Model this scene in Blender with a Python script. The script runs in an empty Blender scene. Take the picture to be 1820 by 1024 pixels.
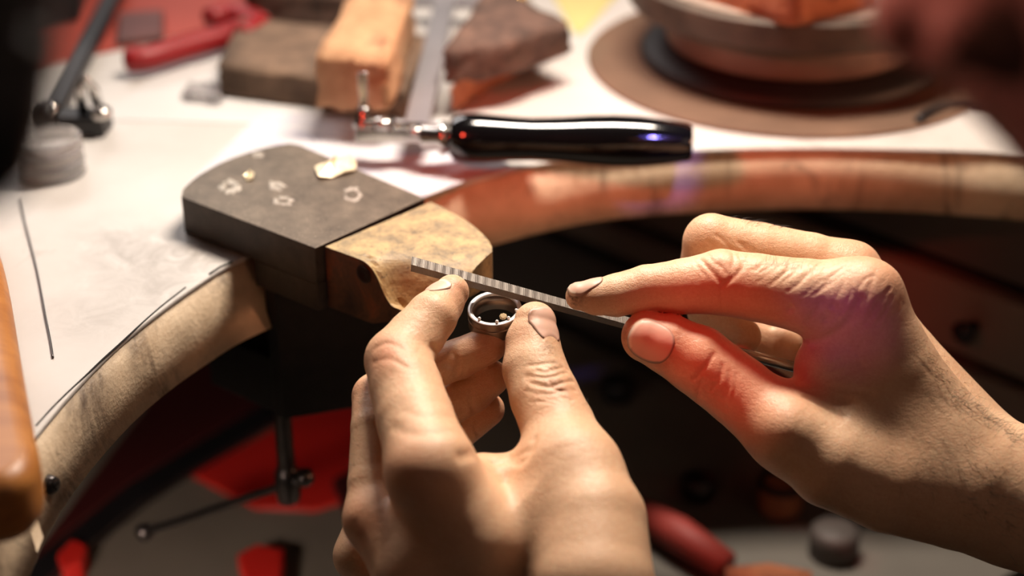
import bpy, bmesh, math, random
import numpy as np
from mathutils import Vector

random.seed(4); rng = np.random.default_rng(4)
SC = bpy.context.scene
COL = SC.collection

# ------------------------------------------------------------------ camera
F = 3033.0                       # focal length in pixels of a 1820 px frame (60 mm on 36 mm)
TH = math.radians(28.0)          # downward pitch
CZ = 1202.6                      # camera height in mm, floor at 0
CT, ST = math.cos(TH), math.sin(TH)
RIGHT = np.array([1.0, 0, 0]); FWD = np.array([0, CT, -ST]); UP = np.array([0, ST, CT])
CAM = np.array([0, 0, CZ])
ZB = 900.0                       # bench top
ZA = 916.0                       # anvil / pin top

def at(px, py, d):
    """world point (mm) at depth d along the optical axis"""
    return CAM + d * (FWD + RIGHT * ((px - 910) / F) - UP * ((py - 512) / F))
def on(px, py, z=ZB):
    """world point (mm) on the horizontal plane z"""
    r = FWD + RIGHT * ((px - 910) / F) - UP * ((py - 512) / F)
    return CAM + r * ((z - CZ) / r[2])

cd = bpy.data.cameras.new('camera'); cam = bpy.data.objects.new('camera', cd); COL.objects.link(cam)
cam.location = (0, 0, CZ / 1000); cam.rotation_euler = (math.pi / 2 - TH, 0, 0)
cd.sensor_width = 36; cd.lens = F * 36 / 1820; cd.clip_start = 0.02; cd.clip_end = 50
cd.dof.use_dof = True; cd.dof.focus_distance = 0.602; cd.dof.aperture_fstop = 4.2
SC.camera = cam

# ------------------------------------------------------------------ world, lights, exposure
SC.view_settings.view_transform = 'Standard'; SC.view_settings.look = 'None'
SC.view_settings.gamma = 1; SC.view_settings.exposure = 0.08; SC.view_settings.use_curve_mapping = False
w = bpy.data.worlds.new('world'); SC.world = w; w.use_nodes = True
w.node_tree.nodes['Background'].inputs[0].default_value = (0.55, 0.40, 0.33, 1)
w.node_tree.nodes['Background'].inputs[1].default_value = 0.035

def light(name, kind, loc, target, power, color, **kw):
    l = bpy.data.lights.new(name, kind); o = bpy.data.objects.new(name, l); COL.objects.link(o)
    l.energy = power; l.color = color
    for k, v in kw.items(): setattr(l, k, v)
    o.location = [c / 1000 for c in loc]
    o.rotation_euler = (Vector(target) - Vector(loc)).to_track_quat('-Z', 'Y').to_euler()
    return o
# bench lamp: tube head hanging close over the work, behind it
light('bench_lamp', 'AREA', (45, 745, 1320), (50, 560, 930), 4.5, (1.0, 0.87, 0.74), shape='RECTANGLE', size=0.20, size_y=0.05)
light('ceiling_light', 'AREA', (-750, 1800, 1900), (-150, 750, 900), 9, (1.0, 0.93, 0.90), shape='RECTANGLE', size=1.0, size_y=0.4)
# warm fill light added behind the worker, not a window
light('warm_fill', 'AREA', (900, -300, 1500), (0, 600, 880), 0.5, (1.0, 0.68, 0.50), shape='RECTANGLE', size=0.6, size_y=0.6)
# unseen fill spot added at the right, washing the curved bench edge
light('edge_fill', 'SPOT', (720, 600, 985), tuple(on(1250, 270)), 8, (1.0, 0.44, 0.24), spot_size=math.radians(34), spot_blend=1.0, shadow_soft_size=0.03)
light('tray_fill', 'SPOT', (-230, 380, 880), (-190, 600, 700), 8.5, (1.0, 0.78, 0.62), spot_size=math.radians(72), spot_blend=1.0, shadow_soft_size=0.03)  # fill spot added to brighten the tray under the bench
# narrow spots aimed where the workshop's red, purple and blue light falls
light('red_spot', 'SPOT', (-60, 220, 1290), tuple(at(1262, 635, 590)), 3.6, (1.0, 0.015, 0.01), spot_size=math.radians(9.5), spot_blend=1.0, shadow_soft_size=0.006)
light('red_spot_low', 'SPOT', (-250, 250, 1250), tuple(on(1120, 235)), 8.0, (1.0, 0.07, 0.035), spot_size=math.radians(24), spot_blend=1.0, shadow_soft_size=0.03)
light('blue_spot', 'SPOT', (-20, 150, 1220), tuple(at(1500, 562, 585)), 1.2, (0.95, 0.10, 0.75), spot_size=math.radians(5.2), spot_blend=1.0, shadow_soft_size=0.01)
light('violet_spot', 'SPOT', (117, 473, 1126), tuple((on(1158, 250, 915) + on(1210, 322, 885)) / 2), 2.4, (0.24, 0.20, 1.0), spot_size=math.radians(7), spot_blend=0.25, shadow_soft_size=0.005)
light('head_fill', 'SPOT', (-350, 380, 1300), (130, 300, 1150), 10, (1.0, 0.50, 0.42), spot_size=math.radians(26), spot_blend=1.0, shadow_soft_size=0.03)  # fill spot added to lift the dark head, no visible source

# ------------------------------------------------------------------ materials
def srgb(r, g, b):
    f = lambda c: (c / 255 / 12.92) if c / 255 <= 0.04045 else ((c / 255 + 0.055) / 1.055) ** 2.4
    return (f(r), f(g), f(b), 1)

class NT:
    def __init__(s, name):
        s.m = bpy.data.materials.new(name); s.m.use_nodes = True; s.t = s.m.node_tree
        s.b = s.t.nodes['Principled BSDF']
        tc = s.t.nodes.new('ShaderNodeTexCoord'); s.co = tc.outputs['Object']
    def n(s, typ, **kw):
        n = s.t.nodes.new(typ)
        for k, v in kw.items():
            if k.startswith('i_'):
                key = k[2:]; key = int(key) if key.isdigit() else key.replace('_', ' ')
                if hasattr(v, 'is_linked') or isinstance(v, bpy.types.NodeSocket): s.t.links.new(v, n.inputs[key])
                else: n.inputs[key].default_value = v
            else: setattr(n, k, v)
        return n
    def link(s, a, b): s.t.links.new(a, b)
    def mapped(s, scale=(1, 1, 1), rot=(0, 0, 0)):
        n = s.n('ShaderNodeMapping'); s.link(s.co, n.inputs[0]); n.inputs['Scale'].default_value = scale; n.inputs['Rotation'].default_value = rot
        return n.outputs[0]
    def noise(s, scale, detail=4, rough=0.55, co=None, dist=0):
        n = s.n('ShaderNodeTexNoise'); s.link(co or s.co, n.inputs['Vector'])
        n.inputs['Scale'].default_value = scale; n.inputs['Detail'].default_value = detail; n.inputs['Roughness'].default_value = rough
        n.inputs['Distortion'].default_value = dist
        return n.outputs['Fac']
    def ramp(s, fac, stops):
        n = s.n('ShaderNodeValToRGB'); s.link(fac, n.inputs[0]); e = n.color_ramp.elements
        while len(e) < len(stops): e.new(0.5)
        for i, (p, c) in enumerate(stops):
            e[i].position = p; e[i].color = c if hasattr(c, '__len__') else (c, c, c, 1)
        return n.outputs[0]
    def mix(s, fac, a, b, mode='MIX'):
        n = s.n('ShaderNodeMix', data_type='RGBA', blend_type=mode)
        for sock, v in ((n.inputs[0], fac), (n.inputs[6], a), (n.inputs[7], b)):
            if isinstance(v, bpy.types.NodeSocket): s.link(v, sock)
            else: sock.default_value = v
        return n.outputs[2]
    def math(s, op, a, b=0.0):
        n = s.n('ShaderNodeMath', operation=op)
        for i, v in enumerate((a, b)):
            if isinstance(v, bpy.types.NodeSocket): s.link(v, n.inputs[i])
            else: n.inputs[i].default_value = v
        return n.outputs[0]
    def bump(s, h, strength=0.3, dist=0.001):
        n = s.n('ShaderNodeBump'); s.link(h, n.inputs['Height']); n.inputs['Strength'].default_value = strength; n.inputs['Distance'].default_value = dist
        if s.b.inputs['Normal'].is_linked: s.link(s.b.inputs['Normal'].links[0].from_socket, n.inputs['Normal'])
        s.link(n.outputs[0], s.b.inputs['Normal'])
    def set(s, **kw):
        for k, v in kw.items():
            i = s.b.inputs[k.replace('_', ' ')]
            if isinstance(v, bpy.types.NodeSocket): s.link(v, i)
            else: i.default_value = v
        return s

def simple(name, col, rough=0.5, metal=0.0, var=0.25, scale=60, bump=0.15, bscale=400, **kw):
    t = NT(name); c = srgb(*col); dark = tuple(v * (1 - var) for v in c[:3]) + (1,); lite = tuple(min(1, v * (1 + var)) for v in c[:3]) + (1,)
    t.set(Base_Color=t.ramp(t.noise(scale, 5), [(0.3, dark), (0.7, lite)]), Roughness=rough, Metallic=metal, **kw)
    if bump: t.bump(t.noise(bscale, 3), bump, 0.0005)
    return t.m

M = {}
# white laminate of the bench top, with greasy smudges
t = NT('white_laminate')
base = t.ramp(t.noise(9, 6), [(0.35, srgb(196, 189, 183)), (0.65, srgb(212, 207, 203))])
sm = t.ramp(t.noise(38, 8, 0.7, dist=0.6), [(0.55, 0.0), (0.72, 1.0)])
sm2 = t.ramp(t.noise(11, 3, 0.5), [(0.45, 0.0), (0.7, 0.55)])
base = t.mix(t.math('MULTIPLY', sm, sm2), base, srgb(150, 138, 126))
geo = t.n('ShaderNodeNewGeometry')
def near_mask(t, geo, c, r, sx=1.0):
    v = t.n('ShaderNodeVectorMath', operation='DISTANCE'); t.link(geo.outputs['Position'], v.inputs[0]); v.inputs[1].default_value = tuple(np.array(c) / 1000)
    return t.ramp(t.math('DIVIDE', v.outputs['Value'], r / 1000), [(0.15, 1.0), (1.0, 0.0)])
gr = t.ramp(t.noise(70, 8, 0.75, dist=0.8), [(0.35, 0.0), (0.62, 1.0)])
for cx, cy, r_, a_ in ((345, 448, 20, .75), (250, 460, 34, .45), (170, 560, 30, .28), (205, 420, 26, .25), (300, 520, 24, .35)):
    base = t.mix(t.math('MULTIPLY', t.math('MULTIPLY', near_mask(t, geo, on(cx, cy), r_), gr), a_), base, srgb(96, 80, 66))
t.set(Base_Color=base, Roughness=0.42); t.bump(t.noise(900, 2), 0.05, 0.0003); M['laminate'] = t.m
# stained edge
t = NT('edge_band_wood')
base = t.ramp(t.noise(25, 6, 0.6), [(0.3, srgb(172, 145, 116)), (0.6, srgb(222, 198, 168))])
d = t.ramp(t.noise(45, 7, 0.7, co=t.mapped((1, 1, 0.45)), dist=0.8), [(0.55, 0.0), (0.70, 0.8)])
base = t.mix(d, base, srgb(78, 58, 46))
geo = t.n('ShaderNodeNewGeometry')
gr = t.ramp(t.noise(60, 8, 0.7, dist=0.5), [(0.3, 0.2), (0.6, 1.0)])
for c_, r_, a_ in ((on(238, 606, ZB - 4), 8, .95), (on(135, 720, ZB - 6), 22, .75), (on(180, 690, ZB - 8), 16, .6), (on(100, 870, ZB - 22), 9, .7), (on(245, 650, ZB - 12), 12, .5), (on(340, 600, ZB - 14), 10, .4)):
    base = t.mix(t.math('MULTIPLY', t.math('MULTIPLY', near_mask(t, geo, c_, r_), gr), a_), base, srgb(52, 34, 24))
t.set(Base_Color=base, Roughness=0.55); t.bump(t.noise(520, 4, 0.6), 0.55, 0.0008); M['edge'] = t.m
M['kraft'] = simple('kraft_core', (120, 100, 84), 0.7)
# cast iron
t = NT('cast_iron')
base = t.ramp(t.noise(120, 8, 0.7), [(0.3, srgb(44, 39, 35)), (0.7, srgb(72, 64, 57))])
t.set(Base_Color=base, Roughness=0.5, Metallic=0.35); t.bump(t.noise(900, 5, 0.7), 0.35, 0.0005); M['iron'] = t.m
t = NT('iron_ground_top')
base = t.ramp(t.noise(90, 8, 0.7), [(0.25, srgb(74, 64, 54)), (0.75, srgb(132, 118, 102))])
sp = t.ramp(t.noise(1400, 2, 0.5), [(0.66, 0.0), (0.74, 1.0)])
base = t.mix(sp, base, srgb(205, 190, 165))
t.set(Base_Color=base, Roughness=0.42, Metallic=0.35); t.bump(t.noise(1100, 4, 0.7), 0.25, 0.0004); M['iron_top'] = t.m
M['black_iron'] = simple('blackened_iron', (26, 25, 25), 0.5, 0.3, 0.3, 150, 0.3, 700)
# bench pin wood
def wood(name, a, b, rot=(0, 0, 0), sc=(8, 160, 160), rough=0.55, stain=None, st=(0.55, 0.7), stscale=90):
    t = NT(name)
    g = t.noise(1.0, 6, 0.65, co=t.mapped(sc, rot), dist=0.4)
    base = t.ramp(g, [(0.3, srgb(*a)), (0.7, srgb(*b))])
    if stain:
        s_ = t.ramp(t.noise(stscale, 7, 0.65), [(st[0], 0.0), (st[1], 1.0)])
        base = t.mix(s_, base, srgb(*stain))
    t.set(Base_Color=base, Roughness=rough); t.bump(g, 0.35, 0.0006)
    return t
ANG = math.radians(-42)
t = wood('pin_wood', (160, 122, 74), (208, 176, 122), (0, 0, -ANG), (25, 330, 330), 0.55)
base_sock = t.b.inputs['Base Color'].links[0].from_socket
at_n = t.n('ShaderNodeAttribute', attribute_name='wear'); sep = t.n('ShaderNodeSeparateColor'); t.link(at_n.outputs['Color'], sep.inputs[0])
grey = t.ramp(t.noise(70, 7, 0.65), [(0.3, srgb(92, 80, 62)), (0.7, srgb(158, 140, 106))])
speck = t.ramp(t.noise(520, 4, 0.65), [(0.60, 0.0), (0.68, 1.0)])
patch = t.ramp(t.noise(110, 9, 0.75, dist=0.3), [(0.40, 0.0), (0.60, 1.0)])
c = t.mix(sep.outputs[0], t.mix(patch, grey, srgb(190, 164, 116)), base_sock)
c = t.mix(t.math('MULTIPLY', speck, 0.7), c, srgb(70, 58, 44))
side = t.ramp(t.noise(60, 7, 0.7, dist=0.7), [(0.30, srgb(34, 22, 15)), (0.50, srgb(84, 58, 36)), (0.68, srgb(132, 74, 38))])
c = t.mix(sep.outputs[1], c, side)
t.link(c, t.b.inputs['Base Color']); t.bump(t.noise(700, 4), 0.3, 0.0005); M['pin'] = t.m
t = wood('varnished_board', (150, 88, 38), (196, 130, 66), (0, 0, 1.45), (6, 90, 90), 0.42); M['board'] = t.m
M['file'] = None
t = NT('file_steel')
wv = t.n('ShaderNodeTexWave', wave_type='BANDS', bands_direction='X'); t.link(t.mapped((1, 1, 1), (0, 0.55, 0.3)), wv.inputs[0]); wv.inputs['Scale'].default_value = 820; wv.inputs['Distortion'].default_value = 0.3
wv2 = t.n('ShaderNodeTexWave', wave_type='BANDS', bands_direction='X'); t.link(t.mapped((1, 1, 1), (0, -0.75, -0.3)), wv2.inputs[0]); wv2.inputs['Scale'].default_value = 900
hh = t.math('ADD', t.math('MULTIPLY', wv.outputs['Fac'], 0.8), t.math('MULTIPLY', wv2.outputs['Fac'], 0.2))
t.set(Base_Color=t.ramp(hh, [(0.1, srgb(104, 97, 92)), (0.9, srgb(166, 157, 147))]), Roughness=0.42, Metallic=0.75); t.bump(hh, 0.4, 0.0002); M['file'] = t.m
M['steel'] = simple('polished_steel', (190, 186, 182), 0.22, 1.0, 0.1, 60, 0.03)
M['ring_in'] = simple('ring_bright_metal', (244, 242, 242), 0.4, 0.3, 0.04, 60, 0.0)
M['ring_out'] = simple('ring_matt_metal', (150, 136, 124), 0.36, 1.0, 0.12, 300, 0.08, 2500)
M['steel_dark'] = simple('dark_steel', (84, 80, 80), 0.3, 0.9, 0.2, 100, 0.1)
M['alu'] = simple('grey_painted_steel', (150, 146, 150), 0.35, 0.35, 0.06, 60, 0.04)
M['brass'] = simple('brass', (190, 150, 84), 0.3, 1.0, 0.2)
M['gold'] = simple('gold_foil', (246, 232, 198), 0.38, 0.3, 0.08, 200, 0.4, 500)
t = NT('black_lacquer'); t.set(Base_Color=srgb(10, 10, 12), Roughness=0.12, Coat_Weight=0.6, Coat_Roughness=0.05); M['lacquer'] = t.m
t = NT('blue_glass'); t.set(Base_Color=srgb(20, 90, 255), Emission_Color=(0.02, 0.16, 1, 1), Emission_Strength=2.5, Roughness=0.2); M['led'] = t.m
M['black'] = simple('black_plastic', (22, 21, 24), 0.45, 0.0, 0.3)
M['red_pl'] = simple('red_plastic', (140, 8, 14), 0.5, 0.0, 0.12, 40, 0.05)
M['red_mat'] = simple('red_mat', (164, 68, 56), 0.7, 0.0, 0.12, 10, 0.1)
M['maroon'] = simple('maroon_box', (92, 50, 46), 0.6)
M['redbox'] = simple('red_painted_metal', (190, 34, 28), 0.5, 0.0, 0.15, 12)
M['redhandle'] = simple('faded_red_handle', (150, 52, 44), 0.6, 0, .15, 12)
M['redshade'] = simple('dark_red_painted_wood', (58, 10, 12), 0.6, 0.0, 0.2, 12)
M['greywood'] = simple('grey_painted_board', (104, 98, 90), 0.65, 0.0, 0.15, 14)
M['drawer'] = simple('grey_brown_drawer_front', (128, 112, 102), 0.6, 0.0, 0.10, 10)
M['drawer_dk'] = simple('dark_drawer_front', (78, 70, 66), 0.6, 0.0, 0.15, 10)
M['gap'] = simple('dark_cabinet_carcass', (20, 18, 18), 0.8)
M['yellow'] = simple('yellow_paper', (204, 190, 126), 0.7, 0.0, 0.06, 15)
M['slab'] = simple('scorched_brown_slab', (112, 88, 70), 0.8, 0.0, 0.4, 70, 0.8, 250)
def brick(name, a, b, dk, lo=0.56, hi=0.72):
    t = NT(name)
    base = t.ramp(t.noise(60, 8, 0.7), [(0.3, srgb(*a)), (0.7, srgb(*b))])
    s_ = t.ramp(t.noise(42, 6, 0.6, dist=0.6), [(lo, 0.0), (hi, 1.0)])
    t.set(Base_Color=t.mix(s_, base, srgb(*dk)), Roughness=0.85); t.bump(t.noise(160, 6, 0.7), 0.9, 0.002)
    return t.m
M['fire'] = brick('firebrick', (170, 122, 86), (208, 162, 122), (104, 58, 36))
M['char'] = brick('charred_brick', (62, 46, 40), (120, 90, 76), (30, 22, 20))
M['orange_br'] = brick('orange_brick', (150, 84, 58), (196, 122, 82), (80, 40, 32))
M['disc'] = simple('tarnished_disc_rim', (78, 66, 56), 0.6, 0.3, 0.3, 60, 0.3, 500)
M['disc_top'] = simple('scratched_disc_top', (190, 176, 162), 0.5, 0.5, 0.35, 90, 0.4, 300)
M['disc_low'] = simple('copper_brown_plate', (112, 84, 70), 0.5, 0.4, 0.15)
M['mat'] = simple('brown_shadow_disc', (108, 82, 64), 0.85, 0, 0.2, 20, 0.3)  # shade colour for the disc under the turntable
M['foot'] = simple('black_rubber_foot', (28, 24, 24), 0.6)
M['block1'] = simple('brick_block', (150, 102, 62), 0.8, 0, 0.3, 60, 0.5, 300)
M['paper'] = simple('white_paper', (208, 204, 202), 0.75, 0, 0.03, 20, 0.03)
t = NT('printed_paper')
pr = t.ramp(t.noise(60, 4, 0.6, co=t.mapped((1, 3, 1))), [(0.5, 0.0), (0.62, 0.5)])
t.set(Base_Color=t.mix(pr, srgb(210, 207, 211), srgb(152, 148, 180)), Roughness=0.7); M['print'] = t.m
t = NT('clear_plastic'); t.set(Base_Color=(0.96, 0.93, 0.92, 1), Roughness=0.12, Transmission_Weight=0.8, IOR=1.2); M['clear'] = t.m
M['floor'] = simple('grey_floor', (92, 84, 78), 0.7, 0, 0.2, 6)
M['wall'] = simple('dark_wall', (46, 34, 34), 0.9, 0, 0.15, 3)
M['white_res'] = simple('white_flux_residue', (172, 164, 154), 0.6, 0, 0.15, 500, 0.5, 900)
M['stone'] = simple('champagne_stone', (232, 208, 168), 0.08, 0.0, 0.05, 100, 0.0, Transmission_Weight=0.3)
M['hair'] = simple('dark_hair', (46, 28, 18), 0.45, 0, 0.2)
M['cloth'] = simple('cloth', (60, 44, 60), 0.9)

# skin
def skin(name, a, b, red, rough=0.42, finescale=1.0):
    t = NT(name)
    at_n = t.n('ShaderNodeAttribute', attribute_name='tone'); sp = t.n('ShaderNodeSeparateColor'); t.link(at_n.outputs['Color'], sp.inputs[0])
    base = t.ramp(t.noise(45, 6, 0.6), [(0.32, srgb(*a)), (0.68, srgb(*b))])
    fr = t.ramp(t.noise(900, 3, 0.6), [(0.35, 0.0), (0.65, 0.22)])
    base = t.mix(fr, base, srgb(*red))
    base = t.mix(t.math('MULTIPLY', sp.outputs[0], 0.55), base, srgb(*red))
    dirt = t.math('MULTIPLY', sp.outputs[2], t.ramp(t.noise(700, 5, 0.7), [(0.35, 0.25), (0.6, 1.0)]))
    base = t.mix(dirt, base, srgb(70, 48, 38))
    t.set(Base_Color=base, Roughness=rough, Subsurface_Weight=0.10, Subsurface_Scale=0.004)
    t.b.inputs['Subsurface Radius'].default_value = (1.0, 0.35, 0.2)
    t.b.inputs['Specular IOR Level'].default_value = 0.42
    # fine lozenge skin relief, coarser wrinkles, finger-print ridges where marked
    v = t.n('ShaderNodeTexVoronoi', feature='DISTANCE_TO_EDGE'); t.link(t.mapped((1, 1, 1.7), (0.3, 0.5, 0.2)), v.inputs['Vector']); v.inputs['Scale'].default_value = 1150 * finescale
    vv = t.ramp(v.outputs['Distance'], [(0.0, 0.0), (0.25, 1.0)])
    t.bump(vv, 0.30, 0.00012)
    t.bump(t.noise(420, 5, 0.65, co=t.mapped((1, 1, 2.2), (0, 0.5, 0)), dist=0.5), 0.42, 0.0006)
    wv = t.n('ShaderNodeTexWave', wave_type='BANDS', bands_direction='Z'); t.link(t.mapped((1, 1, 1), (0.5, 0.35, 0)), wv.inputs[0]); wv.inputs['Scale'].default_value = 620; wv.inputs['Distortion'].default_value = 3.0; wv.inputs['Detail'].default_value = 1; wv.inputs['Detail Scale'].default_value = 0.25
    t.bump(t.math('MULTIPLY', wv.outputs['Fac'], sp.outputs[1]), 0.35, 0.00022)
    return t.m
M['skin'] = skin('skin', (224, 180, 142), (242, 202, 164), (208, 120, 88))
t = NT('finger_nail')
an = t.n('ShaderNodeAttribute', attribute_name='tone'); sp = t.n('ShaderNodeSeparateColor'); t.link(an.outputs['Color'], sp.inputs[0])
c = t.mix(sp.outputs[0], srgb(230, 180, 156), srgb(242, 212, 188))
c = t.mix(sp.outputs[2], c, srgb(60, 38, 30))
t.set(Base_Color=c, Roughness=0.45, Subsurface_Weight=0.1, Subsurface_Scale=0.002)
t.bump(t.noise(300, 2, 0.5, co=t.mapped((3, 3, 0.4))), 0.12, 0.0003); M['nail'] = t.m

# ------------------------------------------------------------------ object helpers (geometry comes in world mm)
ORG = {}
def empty(name, loc, label, cat, group=None):
    o = bpy.data.objects.new(name, None); COL.objects.link(o); o.empty_display_size = 0.01
    loc = np.array(loc, float); o.location = loc / 1000; ORG[o.name] = loc
    o['label'] = label; o['category'] = cat
    if group: o['group'] = group
    return o
def make(name, verts, faces, mat, parent=None, smooth=False, bevel=0, seg=2, label=None, cat=None, group=None, kind=None, col=None, subsurf=0):
    V = np.asarray(verts, float).reshape(-1, 3)
    lo, hi = V.min(0), V.max(0); org = np.array([(lo[0] + hi[0]) / 2, (lo[1] + hi[1]) / 2, lo[2]])
    me = bpy.data.meshes.new(name)
    me.from_pydata(((V - org) / 1000).tolist(), [], [tuple(int(i) for i in f) for f in faces])
    me.materials.append(mat)
    if smooth: me.polygons.foreach_set('use_smooth', [True] * len(me.polygons))
    if col is not None:
        a = me.color_attributes.new('tone' if mat in (M['skin'], M['nail']) else 'wear', 'FLOAT_COLOR', 'POINT')
        c4 = np.ones((len(V), 4), np.float32); c4[:, :3] = col; a.data.foreach_set('color', c4.ravel())
    bm = bmesh.new(); bm.from_mesh(me); bmesh.ops.recalc_face_normals(bm, faces=bm.faces); bm.to_mesh(me); bm.free()
    o = bpy.data.objects.new(name, me); COL.objects.link(o)
    if parent is not None: o.parent = parent; o.location = (org - ORG[parent.name]) / 1000
    else: o.location = org / 1000
    ORG[o.name] = org
    if bevel:
        b = o.modifiers.new('bevel', 'BEVEL'); b.width = bevel / 1000; b.segments = seg; b.limit_method = 'ANGLE'; b.angle_limit = math.radians(40); b.harden_normals = False
        me.polygons.foreach_set('use_smooth', [True] * len(me.polygons))
        wn = o.modifiers.new('wn', 'WEIGHTED_NORMAL'); wn.keep_sharp = True
    if subsurf:
        s_ = o.modifiers.new('sub', 'SUBSURF'); s_.levels = subsurf; s_.render_levels = subsurf
    if label: o['label'] = label
    if cat: o['category'] = cat
    if group: o['group'] = group
    if kind: o['kind'] = kind
    return o

def prism(top, z0, z1=None):
    """closed prism from a list of world points (xy used) between z0 and z1"""
    n = len(top); T = [(p[0], p[1], z1) for p in top]; B = [(p[0], p[1], z0) for p in top]
    f = [list(range(n)), list(range(2 * n - 1, n - 1, -1))] + [[i, i + n, (i + 1) % n + n, (i + 1) % n] for i in range(n)]
    return T + B, f
def hexa(b4, t4):
    V = list(b4) + list(t4)
    return V, [[3, 2, 1, 0], [4, 5, 6, 7]] + [[i, (i + 1) % 4, (i + 1) % 4 + 4, i + 4] for i in range(4)]
def frame(ax):
    ax = np.array(ax, float); ax /= np.linalg.norm(ax)
    h = np.array([0, 0, 1.0]) if abs(ax[2]) < 0.9 else np.array([1.0, 0, 0])
    u = np.cross(h, ax); u /= np.linalg.norm(u); return u, np.cross(ax, u), ax
def lathe(c, ax, prof, n=40, close=False):
    """revolve (radius, height) profile about ax through c"""
    u, v, a = frame(ax); V = []; Fc = []
    for r, h in prof:
        for k in range(n):
            q = 2 * math.pi * k / n; V.append(np.array(c) + a * h + (u * math.cos(q) + v * math.sin(q)) * r)
    m = len(prof)
    for i in range(m if close else m - 1):
        j = (i + 1) % m
        for k in range(n): Fc.append([i * n + k, i * n + (k + 1) % n, j * n + (k + 1) % n, j * n + k])
    if not close: Fc += [list(range(n))[::-1], [(m - 1) * n + k for k in range(n)]]
    return V, Fc
def tube(pts, r, n=10):
    pts = [np.array(p, float) for p in pts]; V = []; Fc = []; rs = r if hasattr(r, '__len__') else [r] * len(pts)
    u = None
    for i, p in enumerate(pts):
        d = pts[min(i + 1, len(pts) - 1)] - pts[max(i - 1, 0)]; d /= np.linalg.norm(d)
        if u is None: u = frame(d)[0]
        u = u - d * (u @ d); u /= np.linalg.norm(u); v = np.cross(d, u)
        for k in range(n):
            q = 2 * math.pi * k / n; V.append(p + (u * math.cos(q) + v * math.sin(q)) * rs[i])
    for i in range(len(pts) - 1):
        for k in range(n): Fc.append([i * n + k, i * n + (k + 1) % n, (i + 1) * n + (k + 1) % n, (i + 1) * n + k])
    Fc += [list(range(n))[::-1], [(len(pts) - 1) * n + k for k in range(n)]]
    return V, Fc
def ball(c, r, n=16, m=10, sc=(1, 1, 1)):
    prof = [(r * math.sin(math.pi * i / m), -r * math.cos(math.pi * i / m)) for i in range(m + 1)]
    prof[0] = (r * 0.02, prof[0][1]); prof[-1] = (r * 0.02, prof[-1][1])
    return lathe(c, (0, 0, 1), prof, n)
def join(*parts):
    V = []; Fc = []
    for v, f in parts:
        o = len(V); V += list(v); Fc += [[i + o for i in q] for q in f]
    return V, Fc
def lump(V, Fc, amp, cuts=3, seed=0):
    """subdivide a mesh and roughen it (broken bricks)"""
    bm = bmesh.new(); vs = [bm.verts.new(v) for v in V]
    for f in Fc: bm.faces.new([vs[i] for i in f])
    bmesh.ops.subdivide_edges(bm, edges=bm.edges, cuts=cuts, use_grid_fill=True)
    r = np.random.default_rng(seed)
    bm.normal_update()
    for v in bm.verts:
        v.co += v.normal * float(r.normal() * amp)
    bm.verts.index_update()
    out = [np.array(v.co) for v in bm.verts], [[v.index for v in f.verts] for f in bm.faces]; bm.free(); return out
def smooth_curve(pts, n=8):
    """Catmull-Rom through points"""
    P = [np.array(p, float) for p in pts]; P = [2 * P[0] - P[1]] + P + [2 * P[-1] - P[-2]]; out = []
    for i in range(1, len(P) - 2):
        for k in range(n):
            t_ = k / n
            out.append(0.5 * ((2 * P[i]) + (-P[i - 1] + P[i + 1]) * t_ + (2 * P[i - 1] - 5 * P[i] + 4 * P[i + 1] - P[i + 2]) * t_ ** 2 + (-P[i - 1] + 3 * P[i] - 3 * P[i + 1] + P[i + 2]) * t_ ** 3))
    out.append(P[-2]); return out

# ------------------------------------------------------------------ the room
make('floor', *prism([(-2500, -1500), (2500, -1500), (2500, 4000), (-2500, 4000)], -40, 0), M['floor'], kind='structure')
make('wall_back', *prism([(-2500, 3400), (2500, 3400), (2500, 3500), (-2500, 3500)], 0, 2600), M['wall'], kind='structure')

# ------------------------------------------------------------------ jeweller's bench
top_px = [(-190, 1100), (-120, 1000), (-20, 870), (62, 776), (112, 715), (170, 652), (230, 596), (290, 549), (350, 506), (418, 464), (520, 420), (640, 378), (765, 342), (860, 314), (950, 292), (1090, 274), (1230, 266), (1400, 262), (1600, 264), (1775, 270), (1960, 284), (2250, 330)]
bot_px = [(-60, 1260), (-30, 1180), (50, 1030), (90, 940), (150, 850), (230, 758), (300, 696), (370, 646), (437, 604), (560, 550), (700, 494), (870, 438), (1000, 405), (1090, 390), (1200, 380), (1400, 372), (1600, 376), (1820, 392), (2000, 410), (2300, 470)]
ZE = ZB - 30
tc = smooth_curve([on(x, y, ZB) for x, y in top_px], 6)
bc = smooth_curve([on(x, y, ZE) for x, y in bot_px], 6)
def resample(c, n):
    c = np.array(c); s = np.r_[0, np.cumsum(np.linalg.norm(np.diff(c, axis=0), axis=1))]; q = np.linspace(0, s[-1], n)
    return np.stack([np.interp(q, s, c[:, k]) for k in range(3)], 1)
# match the two curves by image column so the band stays upright
def by_x(c, xs):
    c = np.array(c); r = c - CAM; px = 910 + F * (r @ RIGHT) / (r @ FWD); o = np.argsort(px)
    return np.stack([np.interp(xs, px[o], c[o, k]) for k in range(3)], 1)
NB = 90
xs_t = np.linspace(-185, 2240, NB); xs_b = np.where(xs_t < 910, xs_t + (910 - xs_t) * 0.055, xs_t - (xs_t - 910) * 0.02)
T = by_x(tc, xs_t); B = by_x(bc, xs_b)
bench = empty('jewellers_bench', (0, 900, 0), "white-topped jeweller's workbench with a curved cut-out and a stained wooden edge", 'workbench')
far = [np.array(p) for p in ((1300, float(T[-1][1]), 0), (1300, 2000, 0), (-1300, 2000, 0), (-1300, float(T[0][1]), 0))]
lip = [p for p in T]
V, Fc = prism(lip + far, ZB - 2.2, ZB); make('laminate_top', V, Fc, M['laminate'], bench, bevel=0.7)
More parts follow.
